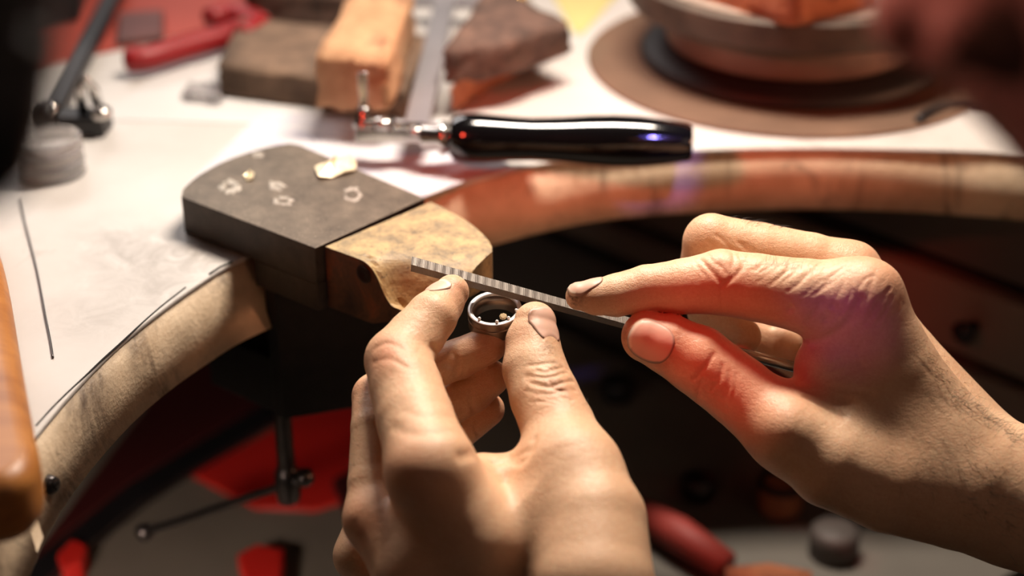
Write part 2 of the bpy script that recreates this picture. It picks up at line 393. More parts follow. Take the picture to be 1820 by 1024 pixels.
V, Fc = prism([p + np.array([-1, 3, 0]) * 1.0 for p in lip] + far, ZB - 26, ZB - 2.2); make('core_board', V, Fc, M['kraft'], bench)
V = []; Fc = []
for i in range(NB):
    a = T[i].copy(); a[2] = ZB - 2.3; b = B[i].copy(); b[2] = ZE; nn = np.array([0, 8.0, 0])
    V += [a + np.array([0, .6, 0]), a * 0.5 + b * 0.5, b, b + nn, a + nn]
for i in range(NB - 1):
    for k in range(5): Fc.append([i * 5 + k, i * 5 + (k + 1) % 5, (i + 1) * 5 + (k + 1) % 5, (i + 1) * 5 + k])
Fc += [[0, 1, 2, 3, 4], [(NB - 1) * 5 + k for k in (4, 3, 2, 1, 0)]]
make('edge_band', V, Fc, M['edge'], bench, smooth=True)
for lx in (-1200, 1200):
    for ly in (1100, 1900): make('leg', *prism([(lx - 35, ly - 35), (lx + 35, ly - 35), (lx + 35, ly + 35), (lx - 35, ly + 35)], 0, ZB - 27), M['greywood'], bench, bevel=2)
# burnt edge spot, worn gaps
sc_c = on(85, 850, ZB - 18) + np.array([2, -4, 0])
scax = np.array([0.72, -0.62, 0.1])
scr = make('edge_screw', *lathe(sc_c, scax, [(0.2, -6), (3.2, -6), (3.2, 0.6), (2.6, 1.4), (0.2, 1.6)], 20), M['steel_dark'], bench, smooth=True)
u_, v_, a_ = frame(scax)
for q in (0.4, 1.97):
    d_ = (u_ * math.cos(q) + v_ * math.sin(q)) * 1.9; e_ = np.cross(a_, d_); e_ = e_ / np.linalg.norm(e_) * 0.35
    b4 = [sc_c + a_ * 1.5 + s1 * d_ + s2 * e_ for s1, s2 in ((-1, -1), (1, -1), (1, 1), (-1, 1))]
    make('cross_slot', *hexa(b4, [p + a_ * 0.25 for p in b4]), M['gap'], scr)

make('edge_seam', *tube(smooth_curve([on(x, y, ZB + .05) for x, y in ((64, 757), (92, 726), (120, 698), (150, 670), (180, 641), (212, 612), (240, 586), (262, 566), (290, 542), (330, 511))], 4), .33, 6), M['gap'], bench)
make('edge_seam', *tube([on(372, 488, ZB + .05), on(390, 476, ZB + .05), on(413, 465, ZB + .05)], .5, 6), M['gap'], bench)
# wooden board resting on the bench at the left
bp = smooth_curve([on(x, y, 925) for x, y in ((-420, 250), (-60, 300), (-14, 400), (10, 480), (34, 620), (56, 740), (66, 790), (58, 822), (30, 846), (-20, 862), (-200, 900), (-420, 905))], 4)
V, Fc = prism(bp, ZB + 1, 925)
make('wooden_board', V, Fc, M['board'], smooth=True, bevel=7, seg=4, label='orange varnished wooden board with a rounded corner at the left edge', cat='board')

# ------------------------------------------------------------------ cabinet of drawers under the bench (right)
UD = on(755, 352, ZA) - on(535, 255, ZA); UD[2] = 0; UD /= np.linalg.norm(UD)      # long direction of the anvil
WD = np.array([-UD[1], UD[0], 0])
if WD[1] < 0: WD = -WD
cab = empty('drawer_cabinet', (400, 800, 0), 'grey-brown drawer cabinet in the shade under the bench at right', 'cabinet')
o0 = on(1500, 470, 800); o0 = o0 - UD * 420
def cab_box(name, s0, s1, w0, w1, z0, z1, mat, parent, bevel=1.0, label=None):
    b4 = [o0 + UD * s + WD * w_ for s, w_ in ((s0, w0), (s1, w0), (s1, w1), (s0, w1))]
    V, Fc = prism(b4, z0, z1); return make(name, V, Fc, mat, parent, bevel=bevel, label=label)
cab_box('carcass', 0, 900, 12, 320, 0, 868, M['gap'], cab)
zz = [(824, 862), (776, 814), (750, 768), (650, 741), (540, 640), (400, 530), (230, 390)]
for i, (a, b) in enumerate(zz):
    dr = cab_box('drawer', 6, 890, 0, 11, a, b, M['drawer_dk'] if i in (0, 3) else M['drawer'], cab)
    kc = o0 + UD * 498 + WD * -1 + np.array([0, 0, (a + b) / 2])  - np.array([0, 0, o0[2]])
    if i in (1, 3): make('knob', *lathe(kc, -WD, [(1, 0), (3, 0), (2.4, 4), (5.5, 8), (5.8, 11), (3, 13), (.3, 13.4)], 20), M['black'], dr, smooth=True)
# ------------------------------------------------------------------ pull-out catch tray and things in it
tray = empty('catch_tray', (0, 600, 640), 'grey pull-out catch tray under the bench cut-out, blurred', 'tray')
zt = 700
make('tray_floor', *prism([(-420, 150), tuple((o0 - WD * 24 + UD * 560)[:2]), tuple((o0 - WD * 24)[:2]), (-150, 1050), (-420, 1050)], zt - 6, zt), M['greywood'], tray)
V, Fc = prism([on(x, y, zt + 8) for x, y in ((-20, 1060), (232, 858), (470, 715), (720, 560), (735, 590), (480, 748), (340, 834), (250, 892), (0, 1095))], zt + 3.5, zt + 8)
make('black_rail', V, Fc, M['black'], tray, bevel=1)
V, Fc = prism([on(x, y, zt + 8) for x, y in ((60, 985), (380, 560), (760, 500), (718, 558), (468, 713), (230, 856))], zt + .1, zt + 8)
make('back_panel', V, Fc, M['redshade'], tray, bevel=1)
make('leg', *prism([(-400, 200), (-370, 200), (-370, 230), (-400, 230)], 0, zt - 6), M['greywood'], tray)
make('leg', *prism([(-400, 1000), (-370, 1000), (-370, 1030), (-400, 1030)], 0, zt - 6), M['greywood'], tray)
lq = o0 - WD * 50 + UD * 500
make('leg', *prism([(lq[0] - 15, lq[1] - 15), (lq[0] + 15, lq[1] - 15), (lq[0] + 15, lq[1] + 15), (lq[0] - 15, lq[1] + 15)], 0, zt - 6), M['greywood'], tray)
V, Fc = prism([on(x, y, zt + 3) for x, y in ((340, 842), (500, 752), (730, 612), (800, 700), (700, 860), (560, 905), (452, 900))], zt + .1, zt + 3)
make('red_box', V, Fc, M['redbox'], bevel=2, label='bright red flat metal box in the tray below the clamp', cat='box')
def scrap(name, pts, z1, mat, label, cat, b=1.5):
    V, Fc = prism([on(x, y, z1) for x, y in pts], zt, z1); return make(name, V, Fc, mat, bevel=b, label=label, cat=cat)
scrap('red_block', ((100, 985), (128, 955), (155, 968), (145, 1000), (112, 1012)), 712, M['redbox'], 'small red block lying at the lower left under the bench', 'block')
scrap('red_tin', ((420, 985), (455, 965), (505, 975), (500, 1030), (440, 1040)), 710, M['redbox'], 'blurred red tin on the grey tray below the lever', 'tin')
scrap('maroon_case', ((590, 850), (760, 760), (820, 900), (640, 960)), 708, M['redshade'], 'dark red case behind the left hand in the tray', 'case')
def handle_tool(name, a, b, r, mat, label, cat):
    V, Fc = tube([on(a[0], a[1], zt + r + 2), (on(a[0], a[1], zt + r + 2) + on(b[0], b[1], zt + r + 2)) / 2 + np.array([0, 0, 1]), on(b[0], b[1], zt + r + 2)], [r * .7, r, r * .8], 14)
    return make(name, V, Fc, mat, smooth=True, label=label, cat=cat)
handle_tool('tool_handle', (1120, 900), (1290, 1005), 9, M['redhandle'], 'red tool handle lying slanted beside the left wrist', 'handle')
handle_tool('tool_handle.001', (1290, 1030), (1440, 1040), 8, M['orange_br'], 'brick-red tool handle at the bottom edge between the hands', 'handle')
cj = empty('orange_jar', on(1385, 905, zt), 'small orange round jar below the right thumb, blurred', 'jar')
jl = on(1378, 892, zt + 4)
make('jar_body', *lathe(on(1385, 905, zt), (0, 0, 1), [(.5, 0), (10, 0), (11, 2), (11, 14), (9, 15), (.5, 15)], 24), M['orange_br'], cj, smooth=True)
make('jar_rim', *lathe(on(1385, 905, zt), (0, 0, 1), [(9, 15.2), (12, 15.2), (12, 18), (9, 18)], 24, close=True), M['black'], cj, smooth=True)
for i, (x, y, rr, c_) in enumerate(((1240, 880, 9, 'steel_dark'), (1480, 985, 12, 'drawer_dk'), (1098, 705, 9, 'black'))):
    names = ('dark steel cylinder in the tray above the red handle', 'dark grey wooden peg in the tray under the right wrist', 'black disc in the tray to the right of the left thumb')
    make(('steel_cylinder', 'wooden_peg', 'black_disc')[i], *lathe(on(x, y, zt), (0, 0, 1), [(.4, 0), (rr, 0), (rr, rr * 1.1), (rr * .8, rr * 1.3), (.4, rr * 1.3)], 20), M[c_], smooth=True, label=names[i], cat=('cylinder', 'peg', 'disc')[i])

# ------------------------------------------------------------------ bench anvil with clamp
A_, B_, C_, D_ = on(322, 350, ZA), on(560, 441, ZA), on(755, 352, ZA), on(530, 256, ZA)
anvil = empty('bench_anvil', (A_ + B_) / 2 * np.array([1, 1, 0]) + np.array([0, 0, ZB]), 'grey iron bench anvil block with white residue marks clamped over the bench edge', 'anvil')
outline = [A_] + smooth_curve([on(x, y, ZA) for x, y in ((325, 336), (352, 312), (395, 288), (440, 271), (480, 260), (515, 254))], 5) + [D_ + (C_ - D_) * 0.02, C_, B_]
V, Fc = prism(outline, ZB + 0.4, ZA)
pl = make('anvil_plate', V, Fc, M['iron'], anvil, bevel=0.35, seg=2)
pl.data.materials.append(M['iron_top'])
for p in pl.data.polygons:
    if p.normal.z > 0.9: p.material_index = 1
def loc(s, t_, z): return B_ * np.array([1, 1, 0]) - UD2 * s + WD2 * t_ + np.array([0, 0, z])
UD2 = (B_ - A_) / np.linalg.norm(B_ - A_); WD2 = (C_ - B_) / np.linalg.norm(C_ - B_)
LB = np.linalg.norm(C_ - B_)
def abox(name, s0, s1, t0, t1, z0, z1, mat, bevel=0.8):
    V, Fc = prism([loc(s, t_, 0) for s, t_ in ((s0, t0), (s1, t0), (s1, t1), (s0, t1))], z0, z1); return make(name, V, Fc, mat, anvil, bevel=bevel)
SE = 34.0
def apoly(name, pts, z0, z1, mat, bevel):
    V, Fc = prism([loc(s, t_, 0) for s, t_ in pts], z0, z1); return make(name, V, Fc, mat, anvil, bevel=bevel)
apoly('anvil_head', ((.05, .05), (SE, .05), (2, LB - .3), (.05, LB - .1)), ZA - 27, ZB + 0.39, M['iron'], .25)
apoly('clamp_column', ((27, 3), (SE - 1, 3), (3, LB - 6), (.5, LB * .78)), ZA - 88, ZA - 27.2, M['black_iron'], .6)
apoly('clamp_jaw', ((28.5, 4.2), (72, 4.2), (60, LB - 6), (5, LB * .8)), ZA - 88, ZA - 62, M['black_iron'], 1.0)
# pin socket screw and welded edge
sc0 = loc(33.5, 8, 0)
scw = make('clamp_screw', *lathe(sc0 + np.array([0, 0, ZA - 124]), (0, 0, 1), [(.3, -9), (4.6, -9), (5.2, -7), (5.2, 5), (4.2, 7)] + [(3.7 if k % 2 else 3.1, 8 + k * 0.75) for k in range(40)] + [(3.4, 38.4), (.3, 38.6)], 24), M['steel_dark'], anvil, smooth=True)
ta, tb = at(257, 946, 760), at(541, 849, 712)
scp = sc0 + np.array([0, 0, ZA - 125])
dpx = tb - ta
ta = scp + (ta - scp); 
tbar = make('tommy_bar', *tube([ta, scp, tb], 1.9, 12), M['steel_dark'], anvil, smooth=True)
for q in (ta, tb): make('bar_ball', *ball(q, 4.2), M['steel_dark'], tbar, smooth=True)
# white flux marks (thin crusts) on the plate: irregular little rings
def crust(cx, cy, rx, ry, seed, hole=0.5, n=26):
    r = np.random.default_rng(seed); V = []; Fc = []; rr = 1 + 0.25 * r.normal(size=n) * 0.6
    c0 = on(cx, cy, ZA); ex = (on(cx + rx, cy, ZA) - c0); ey = (on(cx, cy - ry, ZA) - c0)
    for k in range(n):
        q = 2 * math.pi * k / n; d = ex * math.cos(q) + ey * math.sin(q); h = 0.25 + 0.25 * r.random()
        V += [c0 + d * rr[k] + [0, 0, -.1], c0 + d * rr[k] * 0.9 + [0, 0, h], c0 + d * rr[k] * hole + [0, 0, h * 0.7], c0 + d * hole * .85 + [0, 0, -.1]]
    for k in range(n):
        j = (k + 1) % n
        if r.random() < 0.12: continue
        for m in range(3): Fc.append([k * 4 + m, j * 4 + m, j * 4 + m + 1, k * 4 + m + 1])
    return V, Fc
for i, (cx, cy, rx, ry, ho) in enumerate(((407, 332, 22, 12, .35), (503, 358, 19, 8, .55), (626, 346, 17, 12, .72), (491, 331, 15, 8, .2), (458, 276, 10, 5, .2))):
    cr = make('residue_mark', *crust(cx, cy, rx, ry, i, ho), M['white_res'], anvil, smooth=True)
# rivet-like dimple holes
# ------------------------------------------------------------------ gold scraps
def foil(name, pts, z, seed, label):
    r = np.random.default_rng(seed); n = len(pts); P0 = [on(x, y, z) for x, y in pts]; c0 = sum(P0) / n
    V = [c0 + np.array([0, 0, 2.4])]; m = 3
    for ring in range(1, m + 1):
        for p in P0:
            q = c0 + (p - c0) * ring / m; V.append(q + np.array([0, 0, 1.2 + abs(r.normal()) * 1.3 * (0.5 + ring / m) if ring < m else 0.6 + r.random() * 1.8]))
    Fc = [[0, 1 + k, 1 + (k + 1) % n] for k in range(n)]
    for ring in range(m - 1):
        for k in range(n): a = 1 + ring * n; Fc.append([a + k, a + n + k, a + n + (k + 1) % n, a + (k + 1) % n])
    o = make(name, V, Fc, M['gold'], label=label, cat='metal scrap')
    s_ = o.modifiers.new('sol', 'SOLIDIFY'); s_.thickness = 0.0004
    return o
foil('gold_scrap', [(560, 302), (566, 320), (590, 318), (612, 312), (632, 306), (634, 292), (622, 281), (608, 287), (600, 292), (594, 284), (586, 290), (584, 299), (572, 298)], ZA, 3, 'crumpled bright gold foil scrap on the far end of the anvil block')
foil('gold_chip', [(434, 318), (438, 325), (448, 324), (453, 317), (445, 313)], ZA - 0.5, 5, 'tiny gold chip on the anvil block beside the white ring mark')

# ------------------------------------------------------------------ bench pin
foot = [(578, 437), (755, 354), (772, 362), (792, 374), (812, 386), (830, 400), (843, 412), (853, 424), (859, 436), (858, 444), (842, 459), (818, 476), (792, 492), (760, 505), (735, 502)]
FP = np.array([on(x, y, ZA)[:2] for x, y in foot])
o2 = on(578, 437, ZA)[:2]; U2 = UD2[:2]; W2 = WD2[:2]
def st(p): q = p - o2; return np.stack([q @ U2, q @ W2], -1)
poly = st(FP)
bm = bmesh.new(); vs = [bm.verts.new((a, b, 0)) for a, b in poly]; fc = bm.faces.new(vs)
ss = np.arange(-5, 90, 1.3)
for s_ in ss:
    bmesh.ops.bisect_plane(bm, geom=bm.verts[:] + bm.edges[:] + bm.faces[:], plane_co=(s_, 0, 0), plane_no=(1, 0, 0))
for s_ in ss:
    bmesh.ops.bisect_plane(bm, geom=bm.verts[:] + bm.edges[:] + bm.faces[:], plane_co=(0, s_, 0), plane_no=(0, 1, 0))
bm.verts.index_update(); bm.verts.ensure_lookup_table(); bm.edges.index_update()
G = np.array([v.co[:2] for v in bm.verts]); tris = [[v.index for v in f.verts] for f in bm.faces]
bedges = [(e.verts[0].index, e.verts[1].index) for e in bm.edges if len(e.link_faces) == 1]; bm.free()
def segd(p, a, b):
    d = b - a; t_ = np.clip(((p - a) @ d) / (d @ d), 0, 1); return np.linalg.norm(p - (a + t_[:, None] * d), axis=1), t_
s1 = st(on(700, 487, ZA)[None, :2])[0]; s2 = st(on(760, 505, ZA)[None, :2])[0]; s3 = st(on(812, 492, ZA)[None, :2])[0]
d1, _ = segd(G, s1, s2); d2, _ = segd(G, s2, s3)
scoop = 14.5 * np.exp(-(np.maximum(d1 - 2.5, 0) / 7.0) ** 2); scoop = np.maximum(scoop, 7 * np.exp(-(d2 / 9.0) ** 2))
grooves = np.zeros(len(G))
for (x0, y0, x1, y1, dp, wd) in ((690, 498, 775, 512, 1.0, .9), (700, 478, 770, 500, .8, .8), (715, 520, 770, 505, .9, .8), (705, 500, 745, 520, .7, .7), (650, 455, 690, 492, .5, .7), (745, 482, 800, 497, .8, 1.0), (690, 510, 735, 530, .8, .8)):
    a = st(on(x0, y0, ZA)[None, :2])[0]; b = st(on(x1, y1, ZA)[None, :2])[0]; dd, _ = segd(G, a, b); grooves += 1.7 * dp * np.exp(-(dd / wd) ** 2)
ztop = ZA - 0.3 - scoop - grooves - 0.12 * rng.random(len(G))
ztop -= 0.035 * np.maximum(G[:, 0] - 20, 0)
zbot = ZA - 26 + np.clip((G[:, 0] - 22) / 40, 0, 1) * 17; zbot = np.minimum(zbot, ztop - 1.0)
XY = o2 + G[:, :1] * U2 + G[:, 1:] * W2
n = len(G); nb = sorted({i for e in bedges for i in e}); 
V = np.vstack([np.c_[XY, ztop], np.c_[XY, zbot]]); 
# separate side wall verts so its colour is crisp
V = np.vstack([V, V[:n], V[n:2 * n]])
Fc = [f for f in tris] + [[i + n for i in f[::-1]] for f in tris] + [[a + 2 * n, b + 2 * n, b + 3 * n, a + 3 * n] for a, b in bedges]
wear = np.clip(np.exp(-(np.maximum(np.minimum(d1, d2 + 2) - 6, 0) / 5.0) ** 2), 0, 1)
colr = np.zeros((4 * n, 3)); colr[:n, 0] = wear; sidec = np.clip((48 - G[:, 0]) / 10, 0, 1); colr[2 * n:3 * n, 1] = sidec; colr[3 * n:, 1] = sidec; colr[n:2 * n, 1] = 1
used = sorted({i for f in Fc for i in f}); remap = {o: k for k, o in enumerate(used)}
pinr = empty('bench_pin', np.array([XY[:, 0].mean(), XY[:, 1].mean(), ZA - 26]), 'worn pale wooden bench pin with a filed scoop, fixed to the iron block', 'bench pin')
pin = make('pin_wedge', V[used], [[remap[i] for i in f] for f in Fc], M['pin'], pinr, col=colr[used])
for p in pin.data.polygons: p.use_smooth = False
# knot hole in its side
kc = at(628, 497, (on(628, 460, ZA) - CAM) @ FWD - 2)
tt = (kc[:2] - o2) @ U2; kc = np.array([*(o2 + U2 * tt - W2 * 0.0), kc[2]])
make('knot_hole', *lathe(kc, -np.array([*W2, 0]), [(.2, -.5), (3.4, -.5), (3.6, .15), (2.2, .5), (1.6, -.1), (.2, -.3)], 22), M['gap'], pinr, smooth=True)

# ------------------------------------------------------------------ implicit bodies for the hands
def pxr(d): return d / F                               # mm per pixel
class Body:
    def __init__(s): s.groups = []; s.creases = []; s.bulges = []; s.kg = 1.0
    def chain(s, pts, k=3.0, mm=False):
        """pts: (px, py, depth, radius px)"""
        P = [(at(x, y, d), r * pxr(d)) for x, y, d, r in pts]
        return dict(seg=[(P[i][0], P[min(i + 1, len(P) - 1)][0], P[i][1], P[min(i + 1, len(P) - 1)][1]) for i in range(max(1, len(P) - 1))], k=k)
    @staticmethod
    def rc(p, a, b, ra, rb):
        d = b - a; L = float(d @ d); q = p - a
        if L < 1e-6: return np.sqrt((q * q).sum(1)) - ra
        t_ = np.clip((q @ d) / L, 0, 1); q = q - t_[:, None] * d
        return np.sqrt((q * q).sum(1)) - (ra + t_ * (rb - ra))
    @staticmethod
    def smin(a, b, k):
        h = np.maximum(k - np.abs(a - b), 0) / k; return np.minimum(a, b) - h * h * k * 0.25
    def chains_eval(s, chs, p, cen, rad, kk):
        out = None
        for ch in chs:
            o = None
            for a, b, ra, rb in ch['seg']:
                if cen is not None:
                    m = (a + b) / 2
                    if np.linalg.norm(m - cen) - np.linalg.norm(b - a) / 2 - max(ra, rb) - rad > 22: continue
                v = s.rc(p, a, b, ra, rb)
                o = v if o is None else s.smin(o, v, 0.9)
            if o is None: continue
            out = o if out is None else s.smin(out, o, kk)
        return out
    def __call__(s, p, cen=None, rad=0, crease=True):
        p = p.astype(np.float32)
        palm = s.chains_eval(s.palm, p, cen, rad, s.kp)
        out = palm
        for ch, kj in s.fingers:
            f = s.chains_eval([ch], p, cen, rad, 1)
            if f is None: continue
            if palm is not None: f = s.smin(f, palm, kj)
            out = f if out is None else np.minimum(out, f)
        if out is None: return np.full(len(p), 20.0, np.float32)
        if crease:
            for pl_, dep, wid in s.creases:
                if cen is not None and np.linalg.norm(pl_.mean(0) - cen) > rad + 30: continue
                dm = None
                for i in range(len(pl_) - 1):
                    v = s.rc(p, pl_[i], pl_[i + 1], 0, 0); dm = v if dm is None else np.minimum(dm, v)
                out = out + dep * np.exp(-(dm / wid) ** 2)
            for c_, r_, amp in s.bulges:
                dd = ((p - c_) ** 2).sum(1); out = out - amp * np.exp(-dd / (r_ * r_))
        return out
    def cast_many(s, O, Rr, maxd=700.0):
        O = np.asarray(O, float); Rr = np.asarray(Rr, float); t_ = np.zeros(len(O)); done = np.zeros(len(O), bool); miss = np.zeros(len(O), bool)
        for _ in range(70):
            live = np.nonzero(~done & ~miss)[0]
            if not len(live): break
            v = s((O[live] + Rr[live] * t_[live, None]), crease=False).astype(float); t_[live] += v * 0.92
            done[live[v < 0.02]] = True; miss[live[t_[live] > maxd]] = True
        return O + Rr * t_[:, None], ~miss
    def hits(s, P2):
        P2 = np.asarray(P2, float)
        r = FWD[None] + RIGHT[None] * ((P2[:, :1] - 910) / F) - UP[None] * ((P2[:, 1:] - 512) / F); r /= np.linalg.norm(r, axis=1)[:, None]
        return s.cast_many(CAM[None] + r * 250, r)
    def hit(s, px, py):
        """surface point under an image position"""
        r = FWD + RIGHT * ((px - 910) / F) - UP * ((py - 512) / F); r = r / np.linalg.norm(r)
        return s.cast(CAM + r * 250, r)
    def cast(s, o, r, maxd=700):
        t_ = 0.0
        for _ in range(90):
            v = float(s((o + r * t_)[None], crease=False)[0]); t_ += v * 0.9
            if v < 0.02: return o + r * t_
            if t_ > maxd: return None
        return o + r * t_
    def crease_px(s, pts, dep=0.5, wid=0.6): s.pend.append((pts, dep, wid))
    def flush(s):
        if not s.pend: return
        A, ok = s.hits([q for p in s.pend for q in p[0]]); i = 0
        for pts, dep, wid in s.pend:
            P = [A[i + k] for k in range(len(pts)) if ok[i + k]]; i += len(pts)
            if len(P) < 2: continue
            P = [p for k, p in enumerate(P) if k == 0 or np.linalg.norm(p - P[k - 1]) < 14]
            if len(P) < 2: continue
            if len(P) > 2: P = smooth_curve(P, 2)
            s.creases.append((np.array(P, np.float32), dep, wid))
        s.pend = []
    def mesh(s, lo, hi, h):
        lo = np.array(lo, float); B_n = 8; H = h * B_n
        nb_ = np.ceil((np.array(hi) - lo) / H).astype(int); N = nb_ * B_n + 1
        gc = np.stack(np.meshgrid(*[np.arange(k) for k in nb_], indexing='ij'), -1).reshape(-1, 3)
        cc = lo + (gc + 0.5) * H
        v = s(cc, crease=False); near = np.abs(v) < H * 0.88 + 1.6
        dense = np.full(tuple(N), 9.0, np.float32)
        ins = v < 0
        D6 = dense
        for g in gc[ins & ~near]: D6[g[0] * 8:g[0] * 8 + 9, g[1] * 8:g[1] * 8 + 9, g[2] * 8:g[2] * 8 + 9] = -9
        act = gc[near]
        off = np.stack(np.meshgrid(*[np.arange(9)] * 3, indexing='ij'), -1).reshape(-1, 3)
        # group neighbouring blocks
        key = (act // 3); order = np.lexsort((key[:, 2], key[:, 1], key[:, 0])); act = act[order]; key = key[order]
        brk = np.r_[0, np.nonzero(np.any(np.diff(key, axis=0) != 0, axis=1))[0] + 1, len(act)]
        for i in range(len(brk) - 1):
            a = act[brk[i]:brk[i + 1]]
            idx = (a[:, None, :] * 8 + off[None]).reshape(-1, 3)
            pts = lo + idx * h; cen = pts.mean(0); rad = float(np.sqrt(((pts - cen) ** 2).sum(1).max()))
            D6[idx[:, 0], idx[:, 1], idx[:, 2]] = s(pts, cen, rad)
        return surface_nets(D6, lo, h)
def surface_nets(D, lo, h):
    S = D < 0
    n0, n1, n2 = D.shape
    cnt = sum(S[i:n0 - 1 + i, j:n1 - 1 + j, k:n2 - 1 + k].astype(np.int8) for i in (0, 1) for j in (0, 1) for k in (0, 1))
    C = np.argwhere((cnt > 0) & (cnt < 8)); ids = np.full((n0 - 1, n1 - 1, n2 - 1), -1, np.int32); ids[C[:, 0], C[:, 1], C[:, 2]] = np.arange(len(C))
    acc = np.zeros((len(C), 3)); w_ = np.zeros(len(C))
    corners = [np.array(c) for c in ((0, 0, 0), (1, 0, 0), (0, 1, 0), (1, 1, 0), (0, 0, 1), (1, 0, 1), (0, 1, 1), (1, 1, 1))]
    val = [D[C[:, 0] + c[0], C[:, 1] + c[1], C[:, 2] + c[2]] for c in corners]
    for i in range(8):
        for j in range(i + 1, 8):
            if np.abs(corners[i] - corners[j]).sum() != 1: continue
            a, b = val[i], val[j]; m = (a < 0) != (b < 0)
            t_ = np.where(m, a / np.where(m, a - b, 1), 0)[:, None]
            acc += np.where(m[:, None], corners[i] + t_ * (corners[j] - corners[i]), 0); w_ += m
    V = lo + (C + acc / w_[:, None]) * h
    quads = []
    for ax in range(3):
        sl0 = [slice(None)] * 3; sl1 = [slice(None)] * 3; sl0[ax] = slice(0, -1); sl1[ax] = slice(1, None)
        cr = S[tuple(sl0)] != S[tuple(sl1)]
        o1, o2_ = [a for a in range(3) if a != ax]
        E = np.argwhere(cr); lim = [n0, n1, n2]
        E = E[(E[:, o1] > 0) & (E[:, o2_] > 0) & (E[:, o1] < lim[o1] - 1) & (E[:, o2_] < lim[o2_] - 1)]
        q = []
        for a, b in ((0, 0), (1, 0), (1, 1), (0, 1)):
            c = E.copy(); c[:, o1] -= a; c[:, o2_] -= b; q.append(ids[c[:, 0], c[:, 1], c[:, 2]])
        q = np.stack(q, 1); inside = S[E[:, 0], E[:, 1], E[:, 2]]
        flip = inside if ax != 1 else ~inside
        q[flip] = q[flip][:, ::-1]
        quads.append(q)
    Q = np.vstack(quads); Q = Q[(Q >= 0).all(1)]
    return V, Q
def add_mesh(name, V, Q, mat, parent, col=None):
    org = V.mean(0); me = bpy.data.meshes.new(name)
    me.vertices.add(len(V)); me.vertices.foreach_set('co', ((V - org) / 1000).astype(np.float32).ravel())
    me.loops.add(Q.size); me.loops.foreach_set('vertex_index', Q.astype(np.int32).ravel())
    me.polygons.add(len(Q)); me.polygons.foreach_set('loop_start', np.arange(0, Q.size, 4, dtype=np.int32)); me.polygons.foreach_set('loop_total', np.full(len(Q), 4, np.int32))
    me.polygons.foreach_set('use_smooth', np.ones(len(Q), bool)); me.materials.append(mat); me.update(calc_edges=True)
    if col is not None:
        a = me.color_attributes.new('tone', 'FLOAT_COLOR', 'POINT'); c4 = np.ones((len(V), 4), np.float32); c4[:, :3] = col; a.data.foreach_set('color', c4.ravel())
    o = bpy.data.objects.new(name, me); COL.objects.link(o); o.parent = parent
    o.location = (org - ORG[parent.name]) / 1000; ORG[o.name] = org
    return o
def gauss(V, pts):
    out = np.zeros(len(V))
    for c_, r_, a_ in pts:
        if c_ is None: continue
        out = np.maximum(out, a_ * np.exp(-((V - c_) ** 2).sum(1) / (r_ * r_)))
    return out

person = empty('person', (80, 300, 0), 'person with bare hands filing a metal ring, head leaning in at upper right', 'person')
def nail(body, parent, centre, N, T_, hl, hw, white=0.25, lift=0.16, n=18, m=14, sq=2.6, label=None):
    """finger nail plate laid on the surface: centre px, N and T_ given as (right, up, toward camera)"""
    cv = lambda v: (RIGHT * v[0] + UP * v[1] - FWD * v[2])
    N = cv(N); N /= np.linalg.norm(N); T_ = cv(T_); T_ = T_ - N * (T_ @ N); T_ /= np.linalg.norm(T_); W_ = np.cross(N, T_)
    c0 = at(*centre); V = []; col = []; OO = []; LF = []
    for i in range(n + 1):
        for j in range(m + 1):
            a = -1 + 2 * i / n; b = -1 + 2 * j / m
            # squircle mapping
            k = (abs(a) ** sq + abs(b) ** sq) ** (1 / sq); mx = max(abs(a), abs(b)); f = (mx / k) if k > 0 else 1
            x, y = a * f, b * f
            o = c0 + T_ * (x * hl) + W_ * (y * hw) + N * 25
            edge = mx; OO.append(o); LF.append(lift * (1 - 0.8 * edge ** 6) + (0.12 if a > 0.86 else 0))
            rim = max(0, (edge - 0.93) / 0.07); col.append((1.0 if a > 1 - 2 * white else 0.0, 0, min(1, rim * (1.0)) * 0.5))
    OO = np.array(OO); Hh, ok = body.cast_many(OO, np.tile(-N, (len(OO), 1)), 45)
    Hh = np.where(ok[:, None], Hh, OO - N * 25); mid = Hh[(n // 2) * (m + 1) + m // 2]
    drop = (Hh - mid) @ N; Hh = Hh - N * (drop - np.clip(drop, -3.4, 1.2))[:, None]; V = Hh + N * np.array(LF)[:, None]
    Fc = [[i * (m + 1) + j, i * (m + 1) + j + 1, (i + 1) * (m + 1) + j + 1, (i + 1) * (m + 1) + j] for i in range(n) for j in range(m)]
    o = make('fingernail', V, Fc, M['nail'], parent, smooth=True, col=np.array(col), label=label)
    s_ = o.modifiers.new('sol', 'SOLIDIFY'); s_.thickness = 0.0003; s_.offset = 0
    return o

